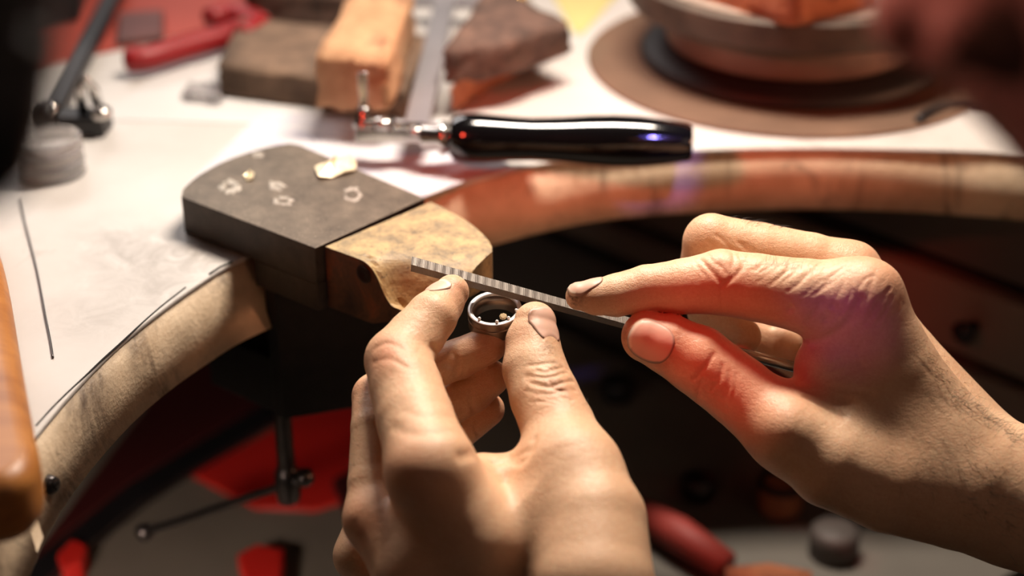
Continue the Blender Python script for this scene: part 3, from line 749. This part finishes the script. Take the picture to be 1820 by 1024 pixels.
# ---- left hand (holds the ring)
L = Body(); L.kp = 12.0; L.kg = 0.9; L.pend = []
c = L.chain
L.palm = [c([(770, 850, 550, 78), (850, 960, 552, 90), (930, 1100, 572, 105), (960, 1330, 600, 120)], 6),
          c([(668, 925, 566, 52), (740, 1010, 556, 80), (860, 1130, 570, 100), (930, 1330, 600, 120)], 6),
          c([(640, 990, 588, 42), (760, 1100, 590, 80)], 6),
          c([(1015, 845, 562, 84), (1052, 930, 550, 98), (1056, 1040, 538, 108), (1010, 1330, 545, 120)], 6),
          c([(860, 850, 568, 44), (930, 850, 568, 40), (980, 900, 560, 70)], 6)]
L.fingers = [
    (c([(803, 519, 600, 31), (786, 540, 597, 38), (768, 562, 592, 45), (738, 600, 588, 51), (708, 641, 582, 60), (722, 690, 573, 64), (738, 745, 563, 69), (765, 830, 547, 76)], 3), 7),
    (c([(951, 574, 597, 38), (947, 607, 595, 48), (950, 655, 590, 57), (968, 705, 584, 62), (992, 760, 576, 66), (1016, 835, 564, 82)], 3.5), 7),
    (c([(668, 920, 568, 52), (662, 860, 572, 44), (662, 760, 582, 38), (668, 705, 592, 42), (700, 680, 600, 40), (765, 655, 606, 38), (815, 638, 607, 36), (868, 613, 606, 33)], 3), 6),
    (c([(640, 985, 590, 40), (660, 880, 600, 38), (690, 765, 610, 38), (780, 730, 616, 37), (840, 697, 614, 36), (872, 672, 612, 33)], 3), 6),
    (c([(650, 1020, 606, 34), (700, 900, 616, 34), (730, 815, 624, 34), (800, 780, 624, 33), (866, 728, 620, 31)], 3), 6)]
h = L.hit
CRL = [([(768, 617), (785, 632), (803, 648)], .9, 1.4), ([(800, 700), (806, 716), (822, 730)], .8, 1.6),
       # thumb knuckle folds
       ([(935, 668), (965, 672), (990, 668), (1008, 662)], .55, .75), ([(945, 682), (975, 688), (1000, 682), (1018, 678)], .6, .8), ([(955, 660), (975, 662), (1000, 652)], .5, .7), ([(960, 700), (985, 700), (1022, 694)], .4, .8), ([(940, 650), (960, 648), (985, 645)], .4, .7), ([(975, 676), (984, 692), (1004, 696)], .4, .6),
       # web
       ([(880, 822), (905, 818), (925, 822)], .6, 1.6), ([(820, 812), (840, 806), (858, 800)], .9, 2.0), ([(935, 815), (945, 800), (950, 780)], .5, 1.5), ([(880, 806), (905, 812), (940, 800)], .6, 1.5),
       # index knuckle
       ([(668, 620), (690, 612), (715, 622)], .35, 1.2), ([(665, 645), (695, 640), (720, 652)], .3, 1.2), ([(700, 760), (740, 775), (790, 770)], .35, 2.0), ([(720, 730), (760, 745), (800, 740)], .25, 2.0),
       ([(838, 690), (836, 715), (842, 735)], .6, .8), ([(848, 752), (845, 765), (852, 775)], .4, .7), ([(822, 640), (826, 655), (822, 668)], .5, .9),
       ([(805, 628), (812, 645), (810, 668)], .7, 1.0)]
for p_, a_, b_ in CRL: L.crease_px(p_, a_, b_)
for k in range(16):      # fine folds over the thumb
    x, y = 930 + 70 * rng.random(), 640 + 75 * rng.random(); L.crease_px([(x, y), (x + 18 + 10 * rng.random(), y + 3 * rng.normal() + 4)], .22, .5)
L.flush()
L.bulges = [(h(690, 628), 7, .8), (h(720, 850), 11, 1.0), (h(640, 920), 8, 1.0), (h(1085, 810), 10, 1.2), (h(1000, 680), 5, .7)]
# tendons of index and middle over the back of the hand
for p_ in ([(745, 880), (810, 950), (880, 1020)], [(650, 935), (730, 990), (820, 1040)]): L.crease_px(p_, -0.5, 4.5)
L.flush()
V, Q = L.mesh((-75, 395, 815), (62, 620, 1010), 0.55)
low = V[:, 2] < 905
red = gauss(V, [(h(690, 628), 9, .9), (h(720, 860), 14, .7), (h(640, 930), 11, .8), (h(870, 615), 9, .9), (h(870, 680), 9, .8), (h(870, 730), 9, .8), (h(815, 520), 6, .5), (h(990, 690), 8, .5), (h(930, 580), 6, .4), (h(645, 690), 8, .5)])
prt = gauss(V, [(h(905, 620), 9, 1), (h(905, 660), 9, 1), (h(915, 590), 7, .8), (h(860, 620), 8, .9), (h(860, 690), 8, .7), (h(870, 735), 8, .6), (h(828, 545), 5, .8)])
drt = gauss(V, [(h(975, 618), 3.5, .5), (h(955, 545), 4, .3), (h(990, 655), 4, .35), (h(828, 525), 4, .35), (h(985, 680), 4, .25)])
hand_l = add_mesh('hand', V, Q, M['skin'], person, np.stack([red, prt, drt], 1)); hand_l['label'] = 'left hand holding the ring between index finger and thumb'
nail(L, hand_l, (972, 577, 590), (0.66, 0.2, 0.72), (-0.04, 1.0, 0.1), 6.6, 5.6, white=0.05, sq=3.2)
nail(L, hand_l, (782, 514, 594), (-0.66, 0.66, 0.36), (0.66, 0.70, -0.3), 4.2, 3.3, white=0.12)

# ---- right hand (guides the file)
R = Body(); R.kp = 14.0; R.kg = 0.9; R.pend = []
c = R.chain
R.palm = [c([(1528, 534, 590, 72), (1606, 650, 590, 62), (1668, 730, 590, 56), (1745, 835, 590, 88), (1830, 888, 592, 112), (2000, 950, 590, 128), (2250, 1030, 580, 150)], 7),
          c([(1400, 768, 585, 68), (1480, 820, 584, 84), (1580, 855, 586, 92), (1700, 880, 590, 96), (1830, 890, 596, 108)], 7),
          c([(1478, 655, 596, 66), (1540, 720, 596, 88), (1620, 780, 596, 96)], 7),
          c([(1505, 490, 622, 52), (1600, 640, 622, 70), (1740, 820, 616, 90)], 7),
          c([(1520, 540, 648, 50), (1600, 680, 640, 72), (1740, 840, 630, 88)], 7),
          c([(1545, 600, 668, 42), (1620, 740, 655, 62), (1740, 860, 640, 80)], 7)]
R.fingers = [
    (c([(1030, 527, 598, 25), (1060, 528, 598, 32), (1095, 525, 598, 38), (1150, 512, 598, 41), (1215, 509, 597, 49), (1282, 502, 596, 58), (1345, 511, 594, 60), (1430, 526, 592, 66), (1528, 535, 590, 71)], 4), 6),
    (c([(1150, 599, 596, 46), (1190, 613, 596, 54), (1240, 640, 595, 62), (1312, 695, 593, 63), (1400, 768, 588, 70)], 4), 6),
    (c([(1510, 488, 622, 56), (1440, 466, 622, 52), (1350, 448, 622, 52), (1265, 432, 622, 51), (1248, 500, 630, 44), (1262, 560, 630, 38), (1320, 598, 624, 33)], 4), 6),
    (c([(1520, 530, 650, 50), (1330, 505, 652, 48), (1300, 560, 652, 46), (1385, 612, 642, 42)], 4), 6),
    (c([(1545, 590, 670, 44), (1400, 560, 672, 44), (1370, 600, 668, 42), (1440, 650, 655, 38)], 4), 6)]
h = R.hit
CRR = [  # index middle joint
       ([(1245, 462), (1262, 480), (1275, 495), (1285, 508)], .6, .7), ([(1285, 508), (1300, 496), (1318, 480), (1324, 466)], .5, .7), ([(1272, 452), (1280, 470), (1290, 486)], .35, .6), ([(1300, 448), (1304, 462), (1300, 476)], .35, .6), ([(1258, 452), (1268, 466), (1280, 474)], .35, .6), ([(1312, 452), (1318, 466)], .3, .6), ([(1285, 508), (1282, 530), (1284, 552)], .3, .7),
       ([(1232, 458), (1240, 474), (1252, 488)], .25, .6),
       # index base folds
       ([(1372, 580), (1392, 566), (1405, 548)], .8, 1.1), ([(1425, 606), (1450, 590), (1470, 566), (1482, 545)], .7, 1.3), ([(1447, 614), (1490, 590), (1515, 560), (1528, 530)], 1.1, 1.5), ([(1435, 572), (1450, 552), (1460, 535)], .4, 1.0),
       ([(1418, 684), (1450, 678), (1490, 668), (1530, 650)], .9, 1.3), ([(1450, 680), (1480, 690), (1520, 694), (1550, 700)], .5, 1.2), ([(1430, 706), (1460, 720), (1500, 740)], .6, 1.2), ([(1430, 694), (1470, 700), (1510, 716)], .4, 1.0), ([(1440, 668), (1470, 660), (1500, 640)], .4, 1.0),
       # thumb knuckle
       ([(1268, 630), (1256, 650), (1240, 668), (1232, 676)], .6, .7), ([(1284, 650), (1280, 672), (1266, 694)], .55, .7), ([(1246, 678), (1240, 698), (1236, 714)], .5, .7), ([(1296, 660), (1296, 690), (1286, 712)], .35, .6), ([(1256, 664), (1266, 672), (1272, 672)], .3, .5), ([(1270, 700), (1286, 712), (1290, 730)], .25, .6), ([(1226, 652), (1218, 664)], .25, .5), ([(1310, 665), (1308, 690), (1300, 715)], .2, .6)]
for p_, a_, b_ in CRR: R.crease_px(p_, a_, b_)
def fan(x0, x1, y0, y1, nn, dx, dy, dep, wid, jit=.2):
    for _ in range(nn):
        x = x0 + (x1 - x0) * rng.random(); y = y0 + (y1 - y0) * rng.random(); q = 1 + jit * rng.normal(); ln = 0.6 + 0.8 * rng.random()
        R.crease_px([(x, y), (x + dx * ln * .5, y + dy * ln * .5 + rng.normal() * 1.5), (x + dx * ln, y + dy * ln * q)], dep * (0.5 + rng.random()), wid)
fan(1330, 1480, 475, 530, 26, 34, -24, .22, .5)           # top of the index base, slanting
fan(1480, 1600, 500, 640, 26, 26, -46, .24, .6)           # knuckle to wrist lines
fan(1560, 1700, 600, 760, 14, 26, 30, .08, .6)
fan(1330, 1420, 740, 800, 18, 40, -6, .22, .5)            # thumb base
fan(1420, 1560, 860, 940, 12, 50, 16, .09, .6)
fan(1225, 1330, 470, 500, 8, -4, 16, .14, .5)
fan(1240, 1330, 405, 440, 8, 24, 22, .25, .7)
R.flush()
R.bulges = [(h(1590, 492), 9, 1.0), (h(1400, 762), 10, 2.4), (h(1278, 455), 6, .6), (h(1250, 395), 7, .7), (h(1540, 440), 8, .6)]
V, Q = R.mesh((8, 445, 770), (285, 690, 960), 0.55)
red = gauss(V, [(h(1285, 500), 8, .5), (h(1590, 500), 12, .6), (h(1200, 620), 12, .5), (h(1050, 540), 7, .5), (h(1540, 440), 10, .5), (h(1240, 400), 8, .4), (h(1400, 700), 10, .4)])
prt = gauss(V, [(h(1050, 545), 8, .9), (h(1090, 545), 8, .9), (h(1140, 540), 8, .8), (h(1200, 540), 9, .6), (h(1120, 580), 6, .5)])
drt = gauss(V, [(h(1018, 530), 4, .9), (h(1120, 600), 3.5, .5), (h(1175, 640), 5, .35), (h(1195, 600), 4, .3), (h(1260, 690), 6, .25)])
hand_r = add_mesh('hand', V, Q, M['skin'], person, np.stack([red, prt, drt], 1)); hand_r['label'] = 'right hand guiding the file, lit red on the thumb and purple on the knuckle'
nail(R, hand_r, (1157, 607, 588), (-0.12, 0.0, 1.0), (-0.86, 0.40, 0.0), 8.0, 7.0, white=0.06, sq=2.5)
nail(R, hand_r, (1040, 506, 596), (-0.12, 0.90, 0.42), (-0.97, -0.24, 0.1), 6.4, 4.2, white=0.10)

# arm and finger hairs
def hairs(name, body, parent, regions, r=0.045):
    cu = bpy.data.curves.new(name, 'CURVE'); cu.dimensions = '3D'; cu.bevel_depth = r / 1000; cu.bevel_resolution = 0; cu.materials.append(M['hair'])
    org = ORG[parent.name]
    for (x0, y0, x1, y1, spread, nn, dirp, ln) in regions:
        q = rng.random(nn); XYp = np.stack([x0 + (x1 - x0) * q + rng.normal(size=nn) * spread, y0 + (y1 - y0) * q + np.abs(rng.normal(size=nn)) * spread], 1)
        P, ok = body.hits(XYp); P = P[ok]
        if not len(P): continue
        Gm = np.stack([body(P + np.eye(3)[k] * .4, crease=False) - body(P - np.eye(3)[k] * .4, crease=False) for k in range(3)], 1).astype(float); Gm /= np.linalg.norm(Gm, axis=1)[:, None] + 1e-9
        for p, g in zip(P, Gm):
            d = RIGHT * (dirp[0] + rng.normal() * .25) + UP * (dirp[1] + rng.normal() * .25) + rng.normal(size=3) * .15; d = d - g * (d @ g) * .8; d /= np.linalg.norm(d)
            s_ = cu.splines.new('POLY'); m = 6; s_.points.add(m - 1); l_ = ln * (0.6 + 0.7 * rng.random()); cur = rng.normal() * .25
            for k in range(m):
                f = k / (m - 1); w2 = p + d * l_ * f + g * l_ * (0.55 * f - 0.45 * f * f) + np.cross(g, d) * cur * l_ * f * f
                s_.points[k].co = (*((w2 - org) / 1000), 1); s_.points[k].radius = 1 - 0.8 * f
    o = bpy.data.objects.new(name, cu); COL.objects.link(o); o.parent = parent; o['kind'] = 'stuff'; ORG[o.name] = org
    return o
hairs('arm_hair', R, hand_r, [(1700, 700, 1850, 800, 10, 150, (.75, .35), 5), (1640, 760, 1830, 900, 45, 200, (.7, -.35), 4.2), (1290, 384, 1400, 404, 4, 34, (.8, .3), 4.5), (1350, 460, 1420, 470, 8, 18, (.3, .6), 4), (1650, 620, 1720, 720, 14, 60, (.6, -.4), 3)])
hairs('finger_hair', L, hand_l, [(1040, 715, 1046, 722, 2, 3, (.4, .6), 3), (632, 780, 622, 850, 4, 5, (-.7, .3), 4)])

# ---- head leaning in (upper right, close to the lens)
Hd = Body(); Hd.kp = 18.0; Hd.kg = 4; Hd.pend = []
c = Hd.chain
Hd.palm = [c([(2500, -700, 335, 560), (2350, -350, 335, 560)], 30), c([(2050, -330, 330, 330), (2150, 60, 330, 290)], 30), c([(1950, 110, 330, 190), (1985, 190, 330, 190)], 20),
           c([(1790, -500, 330, 230), (1780, -250, 330, 150)], 25), c([(1740, 20, 330, 110), (1780, 100, 330, 70)], 15)]
Hd.fingers = [(c([(1760, -220, 330, 70), (1690, -60, 330, 80), (1630, 20, 330, 78)], 8), 14),
              (c([(1700, 55, 318, 48), (1720, 50, 318, 50)], 5), 8), (c([(1700, 55, 342, 48), (1720, 50, 342, 50)], 5), 8)]
h = Hd.hit
q = h(1612, 92)
if q is not None: Hd.creases.append((np.array([q, q + np.array([1., 0, 2])], np.float32), 4.0, 4.0))
V, Q = Hd.mesh((50, 120, 940), (330, 460, 1360), 2.2)
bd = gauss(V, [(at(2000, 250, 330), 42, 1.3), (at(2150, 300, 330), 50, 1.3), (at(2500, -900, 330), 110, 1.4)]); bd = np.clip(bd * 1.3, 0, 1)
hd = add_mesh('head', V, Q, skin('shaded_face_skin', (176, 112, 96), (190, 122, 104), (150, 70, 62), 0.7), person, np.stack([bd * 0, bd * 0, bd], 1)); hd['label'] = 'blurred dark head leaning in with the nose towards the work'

# ------------------------------------------------------------------ file
fa, fb = at(731, 469, 604), at(1130, 579, 609)
fend = at(1425, 656, 616)
fl = empty('needle_file', fa, 'slim square steel needle file laid across the ring', 'file')
def square_bar(pts, hw, hh_, roll, step, amp):
    V = []; Fc = []; P = [np.array(p) for p in pts]; a = (P[1] - P[0]); Lg = np.linalg.norm(a); a /= Lg
    up = UP * math.cos(roll) - FWD * math.sin(roll); up = up - a * (up @ a); up /= np.linalg.norm(up); sd = np.cross(a, up)
    nn = int(Lg / step)
    for i in range(nn + 1):
        f = i / nn; c_ = P[0] + a * Lg * f; e = amp * (1 if i % 2 else -1); w_, h_ = hw[0] + (hw[1] - hw[0]) * f + e, hh_[0] + (hh_[1] - hh_[0]) * f + e
        sk = a * 0.5
        for s1_, s2_ in ((-1, -1), (-.0, -1), (1, -1), (1, 0), (1, 1), (0, 1), (-1, 1), (-1, 0)): V.append(c_ + sd * w_ * s1_ + up * h_ * s2_ + sk * (s1_ - s2_) * .5)
    for i in range(nn):
        for k in range(8): Fc.append([i * 8 + k, i * 8 + (k + 1) % 8, (i + 1) * 8 + (k + 1) % 8, (i + 1) * 8 + k])
    Fc += [list(range(8)), [nn * 8 + k for k in range(7, -1, -1)]]
    return V, Fc, a
V, Fc, fax = square_bar([fa, fb], (1.75, 1.55), (2.05, 1.65), math.radians(54), 0.24, 0.03)
# object with its own axes so that the tooth texture runs along the file
fo = make('blade', V, Fc, M['file'], fl)
V, Fc = tube([fb - fax * 4, fb + (fend - fb) * .3, fb + (fend - fb) * .55, fend], [1.5, 1.7, 1.9, 2.0], 16)
make('tang_handle', V, Fc, M['steel'], fl, smooth=True)

# ------------------------------------------------------------------ ring
rc_ = at(879, 548, 605); rax = UP * 0.77 - FWD * 0.63 + RIGHT * -0.05; rax /= np.linalg.norm(rax)
ringo = empty('ring', rc_ - rax * 7, 'silver ring with a grooved band and bright rim, held at the pin', 'ring')
RO, RI = 9.7, 8.1
rprof = [(RI, 0.0), (RO - .25, 0.0), (RO, -.25), (RO, -2.4), (RO - .35, -2.6), (RO - .35, -3.0), (RO, -3.2), (RO, -7.2), (RO - .3, -7.5), (RI, -7.5)]
make('outer_band', *lathe(rc_, rax, rprof[1:-1] + [(RI + .3, -7.4), (RI + .3, -.15)], 96, close=True), M['ring_out'], ringo, smooth=False, bevel=0.12)
make('bright_rim', *lathe(rc_, rax, [(RI - .05, -1.0), (RI - .05, 0.05), (RO - .2, 0.08), (RO - .15, -.6)], 96, close=True), M['ring_in'], ringo, smooth=True, label='polished bright rim')
make('inner_band', *lathe(rc_, rax, [(RI, -1.0), (RI + .3, -1.0), (RI + .3, -7.2), (RI, -7.2)], 96, close=True), M['ring_out'], ringo, smooth=True)
u_, v_, a_ = frame(rax)
for (x, y) in ((851, 553), (883, 568), (911, 569), (905, 518)):
    d_ = at(x, y, 598) - rc_; d_ = d_ - a_ * (d_ @ a_); d_ /= np.linalg.norm(d_); pb = rc_ + d_ * (RI - .1)
    make('prong', *join(tube([pb - a_ * 1.2, pb + a_ * .5], .38, 10), ball(pb + a_ * .6, .6, 12, 8)), M['ring_in'], ringo, smooth=True)
sb = rc_ + (at(899, 560, 598) - rc_) * .75 - a_ * 1.5
make('stone', *lathe(sb, a_ + u_ * .3, [(.1, -1.6), (1.4, -.1), (1.4, .15), (.9, .6), (.1, .6)], 8), M['stone'], ringo)

# ------------------------------------------------------------------ piercing saw lying on the bench
saw = empty('piercing_saw', on(760, 260), 'piercing saw with a glossy black handle and grey steel frame lying across the bench', 'saw')
zs = ZB + 14
ha, hb = on(800, 245, zs + 1), on(1230, 254, zs + 1)
hax = hb - ha; HL = np.linalg.norm(hax)
prof = [(.3, 0), (8.0, 0), (9.6, 2), (10.6, 8), (10.6, 16), (9.6, 30), (9.2, 40), (9.8, 54), (10.8, 68), (11.2, 80), (10.9, 92), (9.8, 104), (8.6, 112), (7.8, 116.5), (7.0, 118), (.3, 118)]
sclk = HL / 118.0
prof = [(r, hh2 * sclk) for r, hh2 in prof]
hnd = make('handle', *lathe(ha, hax, prof, 48), M['lacquer'], saw, smooth=True, label='glossy black lacquered handle')
fr = make('ferrule', *lathe(ha, -hax, [(.3, -1), (6.5, -1), (6.5, 1.5), (7.2, 2), (7.2, 4), (5.6, 5), (5.6, 12), (4.6, 13), (.3, 13)], 32), M['steel'], saw, smooth=True)
ca, cb = on(632, 236, zs + 1), on(755, 236, zs + 1)
def bar(a, b, w_, hgt, z=None):
    d = b - a; d = d / np.linalg.norm(d); s_ = np.cross(d, [0, 0, 1]); s_ /= np.linalg.norm(s_)
    b4 = [a - s_ * w_, b - s_ * w_, b + s_ * w_, a + s_ * w_]; zu = np.array([0, 0, hgt])
    return hexa([p - zu for p in b4], [p + zu for p in b4])
V, Fc = bar(ca, cb, 4.0, 3.5); make('blade_clamp', V, Fc, M['steel'], saw, bevel=0.8)
fa1, fb1 = on(738, 238, zs - 1), on(790, 8, zs - 1)
V, Fc = bar(fa1, fb1, 5.6, 2.8); make('frame_bar', V, Fc, M['alu'], saw, bevel=1.2)
V, Fc = bar(on(480, -10, zs - 1), on(905, 6, zs - 1), 5.5, 2.8); make('frame_back', V, Fc, M['alu'], saw, bevel=1.2)
V, Fc = lathe(on(925, 4, zs - 1), (0, 0, 1), [(.3, -4), (4, -4), (4.6, -2), (4.6, 3), (3, 5), (.3, 5)], 20); make('adjusting_nut', V, Fc, M['brass'], saw, smooth=True)
# thumb screw with wing
wc = on(648, 225, zs + 3)
wn_ = make('thumb_screw', *lathe(wc, (0, 0, 1), [(.3, 0), (5.2, 0), (5.2, 3), (4, 4), (3.0, 5), (3.0, 9), (.3, 9.4)], 20), M['steel'], saw, smooth=True)
make('screw_wing', *hexa([wc + np.array(p) for p in ((-1.6, -1, 8), (1.6, -1, 8), (1.6, 1, 8), (-1.6, 1, 8))], [wc + np.array(p) for p in ((-2.2, -.7, 25), (2.2, -.7, 25), (2.2, .7, 25), (-2.2, .7, 25))]), M['steel'], wn_, bevel=.6)
make('clamp_bolt', *lathe(on(682, 226, zs + 4), (0, 0, 1), [(.3, 0), (5, 0), (5, 3.4), (4, 4.4), (.3, 4.6)], 20), M['steel'], saw, smooth=True)
make('bolt_washer', *lathe(on(741, 236, zs + 2), (0, 0, 1), [(.3, 0), (4, 0), (4, 2.6), (.3, 3)], 20), M['steel'], saw, smooth=True)
# ------------------------------------------------------------------ second saw frame / holder at the left
hold = empty('clamp_stand', on(120, 230), 'black metal clamp with a slanting rod on the far left of the bench', 'clamp')
V, Fc = bar(on(68, 212, ZB + 5), on(192, 218, ZB + 5), 7, 4.6); make('clamp_base', V, Fc, M['black'], hold, bevel=1.2)
V, Fc = bar(on(92, 200, ZB + 8) + [0, 0, 0], on(215, -30, ZB + 8), 4.6, 3.5); make('rod', V, Fc, M['black'], hold, bevel=1.2)
make('end_cap', *ball(on(76, 204, ZB + 11), 6.5), M['black'], hold, smooth=True)
make('ring_bolt', *tube([on(148, 195, ZB + 8 + 0), on(140, 165, ZB + 22), on(150, 140, ZB + 30), on(166, 160, ZB + 22), on(176, 195, ZB + 8)], 2.6, 12), M['steel'], hold, smooth=True)
make('clamp_bolt', *lathe(on(180, 208, ZB + 9), (0, 0, 1), [(.3, 0), (5, 0), (5, 3), (3, 5), (.3, 5)], 20), M['steel'], hold, smooth=True)
make('clamp_bolt', *lathe(on(90, 200, ZB + 12), (0, 0, 1), [(.3, 0), (3.6, 0), (3.6, 4), (.3, 5)], 20), M['steel'], hold, smooth=True)
make('spare_wire', *tube([on(10, 150, ZB + 10), on(40, 185, ZB + 6), on(58, 215, ZB + 2)], .8, 8), M['steel'], smooth=True, label='thin steel wire leaning by the black clamp', cat='wire')
# clear plastic pots
pots = empty('clear_pot', on(92, 305), 'stacked clear plastic screw pot on the bench below the black clamp', 'pot')
pc = on(92, 308)
for i, (z0, r0) in enumerate(((0.2, 14.5), (5.8, 14.3), (11.4, 14.0))):
    make('pot_tier', *lathe(pc + [0, 0, z0], (0, 0, 1), [(.3, 0), (r0, 0), (r0 + .5, .7), (r0 + .5, 1.4), (r0, 1.8), (r0, 4.6), (r0 + .4, 4.9), (r0 + .4, 5.5), (r0 - 1, 5.5), (r0 - 1, 1.3), (.3, 1.3)], 36), M['clear'], pots, smooth=True)
make('clear_bag', *lump(*hexa([on(320, 172, ZB + .5), on(400, 178, ZB + .5), on(395, 150, ZB + .5), on(335, 148, ZB + .5)], [on(335, 168, ZB + 4), on(388, 172, ZB + 5), on(385, 150, ZB + 3), on(345, 148, ZB + 4)]), .7, 3, 2), M['clear'], smooth=True, label='crumpled clear plastic scrap beside the brown slab', cat='plastic scrap')
# loose saw blade
pts = [on(x, y, ZB + .5) for x, y in ((33, 353), (50, 420), (66, 485), (80, 560), (89, 605), (94, 636))]
make('saw_blade', *tube(smooth_curve(pts, 5), .42, 6), M['steel_dark'], smooth=True, label='fine loose saw blade lying on the white bench top at left', cat='saw blade')
# sheets of paper
def sheet(pts, z, mat, label, name='paper_sheet', cat='paper'):
    V, Fc = prism([on(x, y, z) for x, y in pts], z - .25, z); return make(name, V, Fc, mat, label=label, cat=cat)
sheet(((170, 212), (715, 228), (860, 90), (330, 95)), ZB + .35, M['paper'], 'plain white sheet of paper under the brown slab')
sheet(((330, 330), (470, 196), (790, 214), (905, 292), (752, 350), (600, 320)), ZB + .75, M['print'], 'white sheet with faint violet print partly under the anvil block')
sheet(((975, -20), (1110, -20), (1090, 0), (1035, 60), (1020, 58)), ZB + .6, M['yellow'], 'yellow paper note between the charred brick and the turntable')
V, Fc = prism([on(x, y, ZB + 1.2) for x, y in ((-60, 140), (80, 112), (250, 78), (420, 36), (520, -60), (-60, -60))], ZB + .3, ZB + 1.2)
make('red_mat', V, Fc, M['red_mat'], label='faded red mat on the bench at the far left', cat='mat')
def box_px(name, p4, z0, hgt, mat, label, cat, bevel=1.5, rough=None, seed=1, parent=None):
    b4 = [on(x, y, z0) for x, y in p4]; V, Fc = hexa(b4, [p + np.array([0, 0, hgt]) for p in b4])
    if rough: V, Fc = lump(V, Fc, rough, 5, seed)
    return make(name, V, Fc, mat, parent, smooth=bool(rough), bevel=0 if rough else bevel, label=label, cat=cat)
box_px('maroon_box', ((208, 84), (292, 72), (292, 28), (212, 34)), ZB + 1.3, 4, M['maroon'], 'small flat maroon box on the red mat', 'box')
# red pliers
pli = empty('red_pliers', on(340, 90), 'pair of bright red handled pliers lying on the red mat', 'pliers')
make('grip', *tube(smooth_curve([on(x, y, ZB + 9) for x, y in ((222, 106), (260, 104), (330, 84), (400, 64), (446, 46))], 4), [4.5] + [6.2] * 16, 14), M['red_pl'], pli, smooth=True)
make('grip', *tube(smooth_curve([on(x, y, ZB + 11) for x, y in ((368, 34), (410, 26), (462, 44), (430, 66))], 4), [5] + [6.5] * 12, 14), M['red_pl'], pli, smooth=True)
make('jaw', *tube([on(450, 44, ZB + 9), on(500, 20, ZB + 9), on(560, -6, ZB + 9)], [5, 7, 3], 12), M['steel_dark'], pli, smooth=True)
# dark boxes at the very back left
box_px('black_case', ((-260, 100), (140, 40), (200, -120), (-260, -120)), ZB + 1.3, 60, M['black'], 'large black case at the back left of the bench', 'case', 3)
# slabs and bricks
box_px('brown_slab', ((392, 168), (720, 212), (760, 110), (430, 78)), ZB + 1, 14, M['slab'], 'long dark brown scorched slab under the pale firebrick', 'slab', rough=.35, seed=2)
box_px('dark_grate', ((440, 62), (640, 78), (650, 20), (470, 4)), ZB + 1, 26, M['char'], 'dark ribbed block behind the brown slab', 'block', rough=.5, seed=6)
box_px('firebrick', ((566, 188), (694, 202), (738, 62), (640, 50)), ZB + 15.2, 24, M['fire'], 'pale orange firebrick resting on the brown slab', 'brick', rough=.8, seed=3)
box_px('charred_brick', ((802, 205), (880, 150), (1000, 96), (870, 40), (0, 0))[:4], ZB + 1, 14, M['orange_br'], 'low orange-brown brick to the right of the saw frame', 'brick', rough=.9, seed=4)
box_px('charred_brick', ((790, 150), (900, 136), (1010, 96), (870, 20)), ZB + 15.6, 16, M['char'], 'dark charred brick stacked on the orange-brown brick', 'brick', rough=.9, seed=5)
# turntable
make('shadow_disc', *lathe(on(1400, 108) + [0, 0, .3], (0, 0, 1), [(.3, 0), (100, 0), (101, .6), (100, 1.4), (.3, 1.4)], 80), M['mat'], label='round brown disc painted as the shadow around the soldering turntable', cat='mat')  # thin disc standing in for the turntable's soft cast shadow
tc_ = on(1400, 104) + [0, 0, 1.5]
tt_ = empty('soldering_turntable', tc_, 'round soldering turntable with a scratched top disc at the back right', 'turntable')
make('foot', *lathe(tc_ + [0, 0, .3], (0, 0, 1), [(.3, 0), (74, 0), (75, 2), (72, 6), (60, 9), (.3, 9)], 72), M['foot'], tt_, smooth=True)
make('lower_plate', *lathe(tc_ + [0, 0, 9.4], (0, 0, 1), [(.3, 0), (61, 0), (62, 1), (62, 13), (61, 14), (.3, 14)], 72), M['disc_low'], tt_, bevel=.5)
make('spindle', *lathe(tc_ + [0, 0, 23.5], (0, 0, 1), [(.3, 0), (48, 0), (48, 6), (.3, 6)], 48), M['foot'], tt_, smooth=True)
rim = make('top_disc', *lathe(tc_ + [0, 0, 29.6], (0, 0, 1), [(.3, 0), (80, 0), (82, 2), (82, 14), (80, 15.5), (76, 15.5), (75, 14), (.3, 14)], 96), M['disc'], tt_, bevel=.5)
make('disc_face', *lathe(tc_ + [0, 0, 43.7], (0, 0, 1), [(.3, 0), (74.5, 0), (74.5, 1.0), (.3, 1.0)], 96), M['disc_top'], tt_)
zt2 = ZB + 46.4
box_px('brick_block', ((1408, 50), (1560, 8), (1420, -60), (1225, -12)), zt2, 34, M['orange_br'], 'orange brick cube standing cornerwise on the turntable', 'brick', rough=.5, seed=8)
# cable hook behind
make('black_cable', *tube(smooth_curve([on(x, y, ZB + 3) for x, y in ((1632, 214), (1655, 198), (1700, 184), (1760, 180), (1860, 190))], 5), 2.2, 10), M['black'], smooth=True, label='short black cable on the bench at the far right', cat='cable')
# near-black rounded housing close to the lens at the left edge
mh = empty('motor_housing', at(-40, 200, 250), 'black rounded housing close to the lens at the left edge', 'motor')
hc = at(-50, 60, 260)
make('housing_body', *lathe(at(-52, 335, 260), UP + 0.1 * RIGHT, [(.3, -4), (5, -3), (9.5, 3), (11, 12), (11, 30), (10, 40), (12, 52), (15, 60), (15, 120), (.3, 122)], 40), M['black'], mh, smooth=True)
make('housing_collar', *lathe(at(-52, 335, 260), UP + 0.1 * RIGHT, [(10.9, 20), (11.6, 20), (11.6, 24), (10.9, 24)], 40, close=True), M['steel_dark'], mh, smooth=True)
